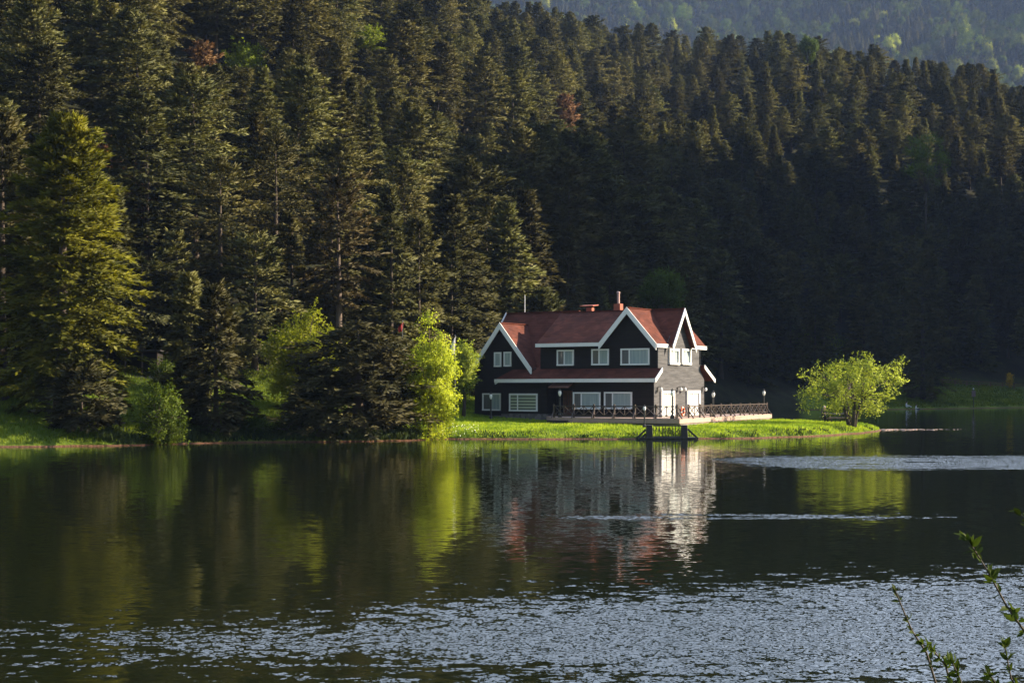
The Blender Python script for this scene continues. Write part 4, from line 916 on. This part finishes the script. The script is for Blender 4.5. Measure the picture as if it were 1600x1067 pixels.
# far mountain: mixed wood in haze
broad = []; bscale = []
for o in col.objects:
    if o.type == 'EMPTY' and (o.name.startswith('lime_bush') or o.name.startswith('broadleaf_tree') and any(c.name.startswith('crown') and c.data.materials[0] == M['leaf_green'] for c in o.children)): broad.append([c for c in o.children if c.name.startswith('crown')]); bscale.append(3.0 if o.name.startswith('lime_bush') else 1.0)
nfar = 9000
Yf = 870 + 720 * g.random(nfar) ** 0.9; Xf = g.uniform(-0.05, 0.40, nfar) * Yf; zf = height(Xf, Yf)
kfar = np.where(g.random(nfar) < 0.76 + 0.2 * wav(Xf, Yf, 33), g.choice([0, 1, 2, 4], nfar), 100 + g.choice(len(broad), nfar, p=[(0.10 if b > 1 else 0.90 / (len(bscale) - sum(q > 1 for q in bscale))) / (1 if b <= 1 else sum(q > 1 for q in bscale)) for b in bscale]))
kk2 = []; sc2 = np.empty((nfar, 3))
for i in range(nfar):
    if kfar[i] < 100: kk2.append(kmap[int(kfar[i])]); s = g.uniform(0.55, 0.95); sc2[i] = (s, s, s)
    else: kk2.append(len(protos) + int(kfar[i] - 100)); s = g.uniform(0.8, 1.5) * bscale[int(kfar[i] - 100)]; sc2[i] = (s, s, s * 0.9)
planted('mountain_forest', np.stack([Xf, Yf, zf - 0.5], 1), g.uniform(0, 6.28, nfar), sc2, kk2, protos + broad, 'hazy blue mixed wood on the far mountain above the ridge', 'forest')

# ---------------------------------------------------------------- grass and shore plants
def grass(name, xr, yr, n, hlo, hhi, cond, seed, mat, label, wid=0.03):
    q = np.random.default_rng(seed); x = q.uniform(*xr, n); y = q.uniform(*yr, n); z = height(x, y); k = cond(x, y, z); x, y, z = x[k], y[k], z[k]; n = len(x)
    clump = 0.6 + 0.5 * (wav(x, y, 0.5) + 1) / 2 + 0.5 * np.clip(wav(x + 5, y, 1.9), 0, 1)
    P = np.stack([x, y, z - 0.03], 1); D = unit(np.stack([q.normal(0, 0.28, n), q.normal(0, 0.28, n), np.ones(n)], 1))
    a = q.uniform(0, 6.28, n); V, F = kites(P, D, np.stack([np.cos(a), np.sin(a), np.zeros(n)], 1), q.uniform(hlo, hhi, n) * clump, wid * q.uniform(0.7, 1.6, n))
    tag(link(name, np_mesh(name, V, F), M[mat]), label, 'grass', None, 'stuff')
M['grass'] = leaf_mat('grass', (0.085, 0.145, 0.014), (0.225, 0.29, 0.024), 0.45, hue=0.0, scale=0.45)
M['grass_bank_shade'] = leaf_mat('bank_grass', (0.075, 0.125, 0.012), (0.18, 0.235, 0.018), 0.4, hue=0.0, scale=0.45)  # darker than the lawn grass: shade of the bank put into the colour
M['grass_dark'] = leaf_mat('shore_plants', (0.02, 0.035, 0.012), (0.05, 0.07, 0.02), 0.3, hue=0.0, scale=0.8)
M['petal'] = simple('white_petals', (0.7, 0.7, 0.6), 0.8, 0.1)
def inhouse(x, y):
    s = -((x - X0) * HX.x + (y - Y0) * HX.y); w = (x - X0) * HY.x + (y - Y0) * HY.y; return (s > -0.2) & (s < 16.4) & (w > -0.8) & (w < 9.3)
interr = lambda x, y: poly_sd(np.stack([x, y], 1), [(p.x, p.y) for p in poly]) > -0.05
grass('lawn_grass', (-8, 30), (91.5, 126), 150000, 0.08, 0.23, lambda x, y, z: (z > 0.11) & ~inhouse(x, y) & ~interr(x, y), 1, 'grass', 'bright sunlit green grass of the lawn and peninsula around the house', 0.05)
grass('bank_grass', (-34, -6), (79, 108), 60000, 0.12, 0.34, lambda x, y, z: (z > 0.11), 2, 'grass_bank_shade', 'green grass on the left bank beneath the shore trees', 0.05)
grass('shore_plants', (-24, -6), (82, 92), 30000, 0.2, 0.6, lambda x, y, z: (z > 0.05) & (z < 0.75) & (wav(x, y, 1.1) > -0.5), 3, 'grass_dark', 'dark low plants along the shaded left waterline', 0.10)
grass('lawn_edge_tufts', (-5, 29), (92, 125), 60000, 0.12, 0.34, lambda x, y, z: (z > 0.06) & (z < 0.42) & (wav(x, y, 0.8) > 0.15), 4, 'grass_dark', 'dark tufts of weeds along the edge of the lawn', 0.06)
grass('far_bank_grass', (50, 100), (224, 262), 40000, 0.2, 0.45, lambda x, y, z: (z > 0.2), 5, 'grass', 'shaded grass on the far right bank', 0.14)

# ---------------------------------------------------------------- sandbar
sb = at(1370, 671, 114.5)
n = 60; vs = []; fs = []
for i in range(n):
    t = i / (n - 1); x = sb.x - 1.0 + 9.0 * t; wv = 0.7 * (1 - t) ** 0.7 + 0.10 + 0.2 * math.sin(i * 1.7) * (1 - t * 0.4); yc = 113.9 + 0.5 * math.sin(i * 0.5) + 1.2 * t
    hz_ = 0.055 * (1 - t) ** 0.7 + 0.035 * math.sin(i * 2.3) - 0.03 * t
    for dy, z in ((-wv, -0.06), (-wv * 0.45, hz_), (wv * 0.45, hz_), (wv, -0.06)): vs.append((x, yc + dy, z))
for i in range(n - 1):
    for j in range(3): fs.append((i * 4 + j, i * 4 + j + 1, i * 4 + j + 5, i * 4 + j + 4))
tag(MB().add(vs, fs).build('sandbar', M['sand']), kind='structure')

# ---------------------------------------------------------------- flags
def flagpole(px, Y, top, base, label, mat, fl, group=None):
    x = (px - 800) / FPX * Y; z0 = hz(x, Y); zt = CAM_H + (HOR - top) / FPX * Y
    root = empty('flagpole', (x, Y, z0)); tag(root, label, 'flagpole')
    MB().lathe((0, 0, -0.1), [(0.045, 0), (0.035, 0.5), (0.02, zt - z0), (0.035, zt - z0 + 0.02), (0.035, zt - z0 + 0.1), (0.01, zt - z0 + 0.14)], 8).build('pole', M['pole'], root)
    m = MB(); vs = []; nzz, nn = 10, 7
    for i in range(nzz):
        for j in range(nn):
            t = i / (nzz - 1); u = j / (nn - 1); w_ = 0.10 + 0.24 * math.sin(t * 2.6)
            vs.append((0.05 - u * w_ - 0.05 * t, 0.09 * math.sin(u * 9 + t * 2), zt - z0 - 0.1 - t * fl - 0.12 * u))
    m.add(vs, [(i * nn + j, i * nn + j + 1, (i + 1) * nn + j + 1, (i + 1) * nn + j) for i in range(nzz - 1) for j in range(nn - 1)])
    f = m.build('flag', M[mat], root, True); so = f.modifiers.new('cloth_thickness', 'SOLIDIFY'); so.thickness = 0.012
flagpole(711, 104.5, 524, 655, 'thin flagpole with drooping white flag on the lawn by the house', 'cloth_white', 1.25)
flagpole(629, 104.0, 501, 655, 'flagpole with limp red flag behind the birch', 'cloth_red', 0.65)

# ---------------------------------------------------------------- picnic table and people
px_, Yt = 1306, 112.0
xt = (px_ - 800) / FPX * Yt; zt = hz(xt, Yt)
tb = empty('picnic_table', (xt, Yt, zt), R(12)); tag(tb, 'dark timber picnic table with benches beside the peninsula tree', 'picnic table')
MB().box(-0.95, 0.95, -0.4, 0.4, 0.71, 0.76).build('tabletop', M['rail'], tb)
for y in (-0.75, 0.75): MB().box(-1.0, 1.0, y - 0.14, y + 0.14, 0.40, 0.45).build('bench', M['rail'], tb)
for x in (-0.65, 0.65):
    for s in (-1, 1): MB().beam((x, s * 0.75, -0.05), (x, s * 0.25, 0.708), 0.09, 0.06, (1, 0, 0)).build('leg', M['rail'], tb)
    MB().box(x - 0.10, x - 0.05, -0.85, 0.85, 0.30, 0.395).build('crossbeam', M['rail'], tb)
def person(loc, rz, label, joints, radii, edges, cloth, shirt_faces, hair, hairmat='hair', face=True, scale=1.0):
    """one skinned body; joints by name, radius per joint; clothing by material slot along the body"""
    root = empty('person', loc, rz); root.scale = (scale,) * 3; tag(root, label, 'person')
    names = list(joints); me = bpy.data.meshes.new('body'); me.from_pydata([joints[n] for n in names], [(names.index(a), names.index(b)) for a, b in edges], [])
    o = link('body', me, None, root); o.modifiers.new('skin', 'SKIN'); sub = o.modifiers.new('smooth', 'SUBSURF'); sub.levels = 2; sub.render_levels = 2
    for i, n_ in enumerate(names):
        sv = me.skin_vertices[0].data[i]; r = radii[n_]; sv.radius = r if isinstance(r, tuple) else (r, r); sv.use_root = (n_ == 'pelvis')
    dg = bpy.context.evaluated_depsgraph_get(); dg.update(); ev = o.evaluated_get(dg); m2 = bpy.data.meshes.new_from_object(ev)
    o.modifiers.clear(); o.data = m2; m2.materials.clear()
    for mt in ('skin',) + cloth: m2.materials.append(M[mt])
    for p_ in m2.polygons: p_.use_smooth = True; p_.material_index = shirt_faces(p_.center)
    hd = Vector(joints['head'])
    b = bmesh.new(); bmesh.ops.create_uvsphere(b, u_segments=14, v_segments=10, radius=0.112)
    for v in b.verts: v.co = Vector((v.co.x * 0.92, v.co.y * 1.08 + 0.018, v.co.z * 1.08 + 0.03))
    bmesh.ops.delete(b, geom=[v for v in b.verts if v.co.y < -0.02 and v.co.z < 0.055 or v.co.z < -0.06], context='VERTS')
    hm = bpy.data.meshes.new('hair'); b.to_mesh(hm); b.free(); h_ = link('hair', hm, M[hairmat], root); h_.location = hd
    return root
def sit_joints(legs):
    J = dict(pelvis=(0, 0.0, 0.10), waist=(0, 0.03, 0.26), chest=(0, -0.02, 0.45), collar=(0, -0.05, 0.58), neck=(0, -0.07, 0.64), head=(0, -0.10, 0.77), crown=(0, -0.09, 0.84), nose=(0, -0.19, 0.765))
    Rr = dict(pelvis=(0.16, 0.13), waist=(0.14, 0.11), chest=(0.17, 0.12), collar=(0.09, 0.08), neck=0.055, head=(0.085, 0.10), crown=(0.07, 0.08), nose=0.022)
    E_ = [('pelvis', 'waist'), ('waist', 'chest'), ('chest', 'collar'), ('collar', 'neck'), ('neck', 'head'), ('head', 'crown'), ('head', 'nose')]
    for s, n_ in ((-1, 'l'), (1, 'r')):
        J.update({'sh' + n_: (s * 0.19, -0.04, 0.53), 'el' + n_: (s * 0.25, -0.16, 0.30), 'wr' + n_: (s * 0.15, -0.38, 0.335), 'ha' + n_: (s * 0.12, -0.46, 0.33)})
        Rr.update({'sh' + n_: 0.065, 'el' + n_: 0.048, 'wr' + n_: 0.032, 'ha' + n_: (0.042, 0.022)})
        E_ += [('collar', 'sh' + n_), ('sh' + n_, 'el' + n_), ('el' + n_, 'wr' + n_), ('wr' + n_, 'ha' + n_)]
        for q in range(4):
            J[f'f{q}{n_}'] = (s * (0.15 - q * 0.022), -0.545 + 0.008 * abs(q - 1), 0.315); Rr[f'f{q}{n_}'] = 0.009; E_.append(('ha' + n_, f'f{q}{n_}'))
        J['th' + n_] = (s * 0.065, -0.48, 0.34); Rr['th' + n_] = 0.010; E_.append(('ha' + n_, 'th' + n_))
        for nm, p_, r_ in legs(s): J[nm + n_] = p_; Rr[nm + n_] = r_
        E_ += [('pelvis', 'hi' + n_), ('hi' + n_, 'kn' + n_), ('kn' + n_, 'an' + n_), ('an' + n_, 'to' + n_)]
    return J, Rr, E_
chair_legs = lambda s: [('hi', (s * 0.10, -0.06, 0.08), 0.095), ('kn', (s * 0.12, -0.46, 0.09), 0.065), ('an', (s * 0.12, -0.44, -0.36), 0.042), ('to', (s * 0.13, -0.60, -0.40), 0.04)]
out_legs = lambda s: [('hi', (s * 0.10, -0.06, 0.08), 0.095), ('kn', (s * 0.13, -0.45, 0.22), 0.065), ('an', (s * 0.12, -0.80, 0.05), 0.042), ('to', (s * 0.13, -0.86, 0.14), 0.035)]
def dress(c):
    if c.z > 0.61 and abs(c.x) < 0.14: return 0
    if c.y < -0.37 and c.z > 0.28 and abs(c.x) < 0.22: return 0
    return 1 if c.z > 0.17 and not (c.y < -0.2 and c.z < 0.27) else 2
J, Rr, E_ = sit_joints(chair_legs)
mt = tb.matrix_basis
pp = Matrix.Translation((xt, Yt, zt)) @ Matrix.Rotation(R(12), 4, 'Z') @ Vector((-0.66, 0.78, 0.43))
person(pp, R(12), 'pale haired person in dark clothes sitting at the picnic table', J, Rr, E_, ('cloth_dark', 'cloth_dark'), dress, None, 'hair_pale')
J, Rr, E_ = sit_joints(out_legs)
for px, lb, k_, rz in ((1416, 'person in white sitting alone on the far bank at the water', 'cloth_white', R(70)), (1431, 'person in white top and blue trousers sitting on the far bank', 'cloth_blue', R(75))):
    Yp = 227.3; x = (px - 800) / FPX * Yp
    person((x, Yp, hz(x, Yp) + 0.02), rz, lb, J, Rr, E_, ('cloth_white', k_), dress, None)

# ---------------------------------------------------------------- right bank: sign post, rail fence; left bank: hut
xsn = (1521 - 800) / FPX * 238.5; zs_ = hz(xsn, 238.5)
sg = empty('sign_post', (xsn, 238.5, zs_)); tag(sg, 'dark post with pale plaque and white lamp on the far right bank', 'sign post')
MB().lathe((0, 0, -0.2), [(0.07, 0), (0.06, 3.1)], 8).build('pole', M['black'], sg)
MB().box(-0.33, 0.33, -0.10, -0.065, 1.75, 2.75).build('plaque', simple('weathered_plaque', (0.2, 0.14, 0.14), 0.7, 0.15), sg)
MB().lathe((0, 0, 2.9), [(0.05, 0), (0.13, 0.1), (0.13, 0.22), (0.04, 0.32)], 10).build('lamp', M['globe'], sg, True)
fa, fb_ = (66.0, 254.0), (95.0, 263.0); fnc = empty('rail_fence', (fa[0], fa[1], hz(*fa))); tag(fnc, 'low brown rail fence along the top of the right bank', 'fence')
nf = 12; tops = []
for i in range(nf + 1):
    x = fa[0] + (fb_[0] - fa[0]) * i / nf; y = fa[1] + (fb_[1] - fa[1]) * i / nf; q = Vector((x - fa[0], y - fa[1], hz(x, y) - hz(*fa)))
    MB().box(q.x - 0.07, q.x + 0.07, q.y - 0.07, q.y + 0.07, q.z - 0.2, q.z + 1.0).build('post', M['fence_wood'], fnc); tops.append(q)
for hh in (0.45, 0.85):
    m = MB()
    for a, b in zip(tops[:-1], tops[1:]): m.beam(a + Vector((0.075, -0.09, hh)), b + Vector((0.072, -0.09, hh)), 0.05, 0.12)
    m.build('rail', M['fence_wood'], fnc)
xh = (207 - 800) / FPX * 101; zh = hz(xh, 101) - 0.1
hut = empty('hut', (xh, 101, zh)); tag(hut, 'black open fronted hut in the shade behind the golden fir', 'hut')
m = MB(); m.box(-1.8, 1.8, 1.4, 1.5, 0, 1.75); m.box(-1.8, -1.7, 0, 1.395, 0, 1.7); m.box(1.7, 1.8, 0, 1.395, 0, 1.7); m.build('wall', M['dark_wood'], hut)
MB().slab([(-2.1, -0.5, 1.8), (2.1, -0.5, 1.8), (2.1, 1.8, 1.7), (-2.1, 1.8, 1.7)], (0, 0, 0.1)).build('roof', M['tarred'], hut)
for x in (-1.75, -0.5, 0.7, 1.75): MB().box(x - 0.05, x + 0.05, -0.1, -0.01, 0, 1.78).build('post', M['rail'], hut)
MB().box(-1.9, 1.9, -0.15, 1.35, -0.4, 0.03).build('floor', M['curb'], hut)
cb = at(163, 590, 99.0); m = MB().box(-0.19, 0.19, -0.15, 0.15, 0, 1.05); m.box(-0.22, 0.22, -0.18, 0.18, 1.052, 1.12)
o = m.build('meter_cabinet', simple('grey_enamel', (0.4, 0.4, 0.46), 0.5, 0.08), None, bevel=0.01); o.location = (cb.x, 99.0, hz(cb.x, 99.0) - 0.05); tag(o, 'small pale grey cabinet standing left of the black hut', 'cabinet')
MB().box(-0.16, 0.16, -0.165, -0.151, 0.1, 0.98).build('door', simple('grey_enamel_door', (0.36, 0.36, 0.42), 0.5, 0.08), o)

# white blossoms at the shore by the birch
q = np.random.default_rng(5); nfl = 130; x = q.uniform(-5.2, -2.2, nfl); y = q.uniform(92.9, 95.5, nfl); z = height(x, y) + q.uniform(0.12, 0.4, nfl)
V, F = kites(np.stack([x, y, z], 1), unit(q.normal(0, 1, (nfl, 3))), unit(q.normal(0, 1, (nfl, 3))), np.full(nfl, 0.075), np.full(nfl, 0.07))
tag(link('shore_blossoms', np_mesh('shore_blossoms', V, F), M['petal']), 'white blossoms scattered at the shore by the birch', 'flowers', None, 'stuff')

# ---------------------------------------------------------------- twigs close to the viewer
M['leaf_near'] = leaf_mat('leaves_near', (0.018, 0.030, 0.006), (0.05, 0.075, 0.014), 0.35, hue=0.0, scale=9.0)
M['twig'] = simple('twig_bark', (0.03, 0.02, 0.015), 0.8, 0.3, 30)
def shoot_shrub(label, foot, shoots, seed, Yb=4.6):
    g2 = np.random.default_rng(seed); root = empty('shrub', foot); tag(root, label, 'shrub'); f = Vector(foot)
    for pts, dens, lsz in shoots:
        W = [at(*p) - f for p in pts]; 
        m = MB(); n_ = len(W); m.tube(W, [0.0036 * (1 - 0.8 * i / (n_ - 1)) + 0.001 for i in range(n_)], 6); br = m.build('branch', M['twig'], root, True)
        P, D = [], []
        for i in range(n_ - 1):
            a, b = np.array(W[i]), np.array(W[i + 1]); L_ = np.linalg.norm(b - a); dirv = (b - a) / L_
            if i == 0 and pts[0][1] > 1150: continue
            for k_ in range(int(L_ / 0.035) + 1):
                c = a + (b - a) * g2.random()
                for _ in range(dens):
                    P.append(c); D.append(dirv * g2.uniform(0.2, 0.9) + g2.normal(0, 0.6, 3))
        P.append(np.array(W[-1])); D.append(dirv); 
        for _ in range(4): P.append(np.array(W[-1]) - dirv * 0.01 * g2.random()); D.append(dirv + g2.normal(0, 0.35, 3))
        P = np.array(P); D = unit(np.array(D)); n2 = len(P); N_ = unit(g2.normal(0, 1, (n2, 3)) + np.array([0, -0.6, 0.8]))
        ln = lsz * 0.88 * g2.uniform(0.4, 1.15, n2); wd = ln * 0.42; S = unit(np.cross(D, N_)); U = unit(np.cross(S, D))
        V = []
        for t, ww, up in ((0, 0.05, 0), (0.3, 0.9, 0.03), (0.6, 0.85, 0.02), (1.0, 0.0, -0.10)):
            c = P + D * (ln * t)[:, None] + U * (ln * up)[:, None]
            V += [c + S * (wd * ww / 2)[:, None] + U * (wd * 0.18 * ww)[:, None], c, c - S * (wd * ww / 2)[:, None] + U * (wd * 0.18 * ww)[:, None]]
        V = np.stack(V, 1).reshape(-1, 3); F = []
        for r in range(3):
            for c_ in range(2): F.append([r * 3 + c_, r * 3 + c_ + 1, (r + 1) * 3 + c_ + 1, (r + 1) * 3 + c_])
        F = (np.array(F)[None] + (np.arange(n2) * 12)[:, None, None]).reshape(-1, 4)
        link('leaves', np_mesh('leaves', V, F, True), M['leaf_near'], br)
f1 = (1.42, 4.5, hz(1.42, 4.5)); f2 = (1.95, 4.3, hz(1.95, 4.3))
shoot_shrub('thin upright shoots with few leaves at the bottom right, nearest the middle', f1,
            [([(1490, 1500, 4.5), (1475, 1110, 4.5), (1448, 1020, 4.5), (1425, 985, 4.5), (1410, 950, 4.5), (1399, 922, 4.5)], 2, 0.035), ([(1490, 1500, 4.5), (1492, 1100, 4.45), (1478, 1040, 4.45), (1455, 1012, 4.45), (1440, 1005, 4.4)], 5, 0.042),
             ([(1490, 1500, 4.5), (1515, 1110, 4.4), (1500, 1060, 4.4), (1488, 1035, 4.4)], 5, 0.046)], 3)
shoot_shrub('arching leafy branch entering from the bottom right corner', f2,
            [([(1720, 1400, 4.3), (1640, 1040, 4.3), (1598, 982, 4.3), (1572, 945, 4.3), (1545, 895, 4.3), (1522, 858, 4.3), (1511, 842, 4.3)], 4, 0.05), ([(1720, 1400, 4.3), (1665, 960, 4.2), (1645, 870, 4.2), (1612, 818, 4.2), (1592, 802, 4.2)], 4, 0.045),
             ([(1720, 1400, 4.3), (1610, 1110, 4.35), (1580, 1060, 4.35), (1570, 1010, 4.35)], 6, 0.048), ([(1720, 1400, 4.3), (1640, 1120, 4.2), (1560, 1075, 4.2), (1545, 1050, 4.2)], 6, 0.048)], 4)

# ---------------------------------------------------------------- haze
hb = MB().box(-470, 870, -32, 1780, -3, 520)
hz_m = bpy.data.materials.new('haze'); hz_m.use_nodes = True; nt = hz_m.node_tree; nt.nodes.clear()
out = nd(nt, 'ShaderNodeOutputMaterial'); pv = nd(nt, 'ShaderNodeVolumePrincipled'); pv.inputs['Color'].default_value = (0.42, 0.60, 1.0, 1); pv.inputs['Density'].default_value = 0.00007; pv.inputs['Anisotropy'].default_value = 0.2
nt.links.new(pv.outputs[0], out.inputs['Volume'])
tag(hb.build('haze', hz_m), kind='stuff')
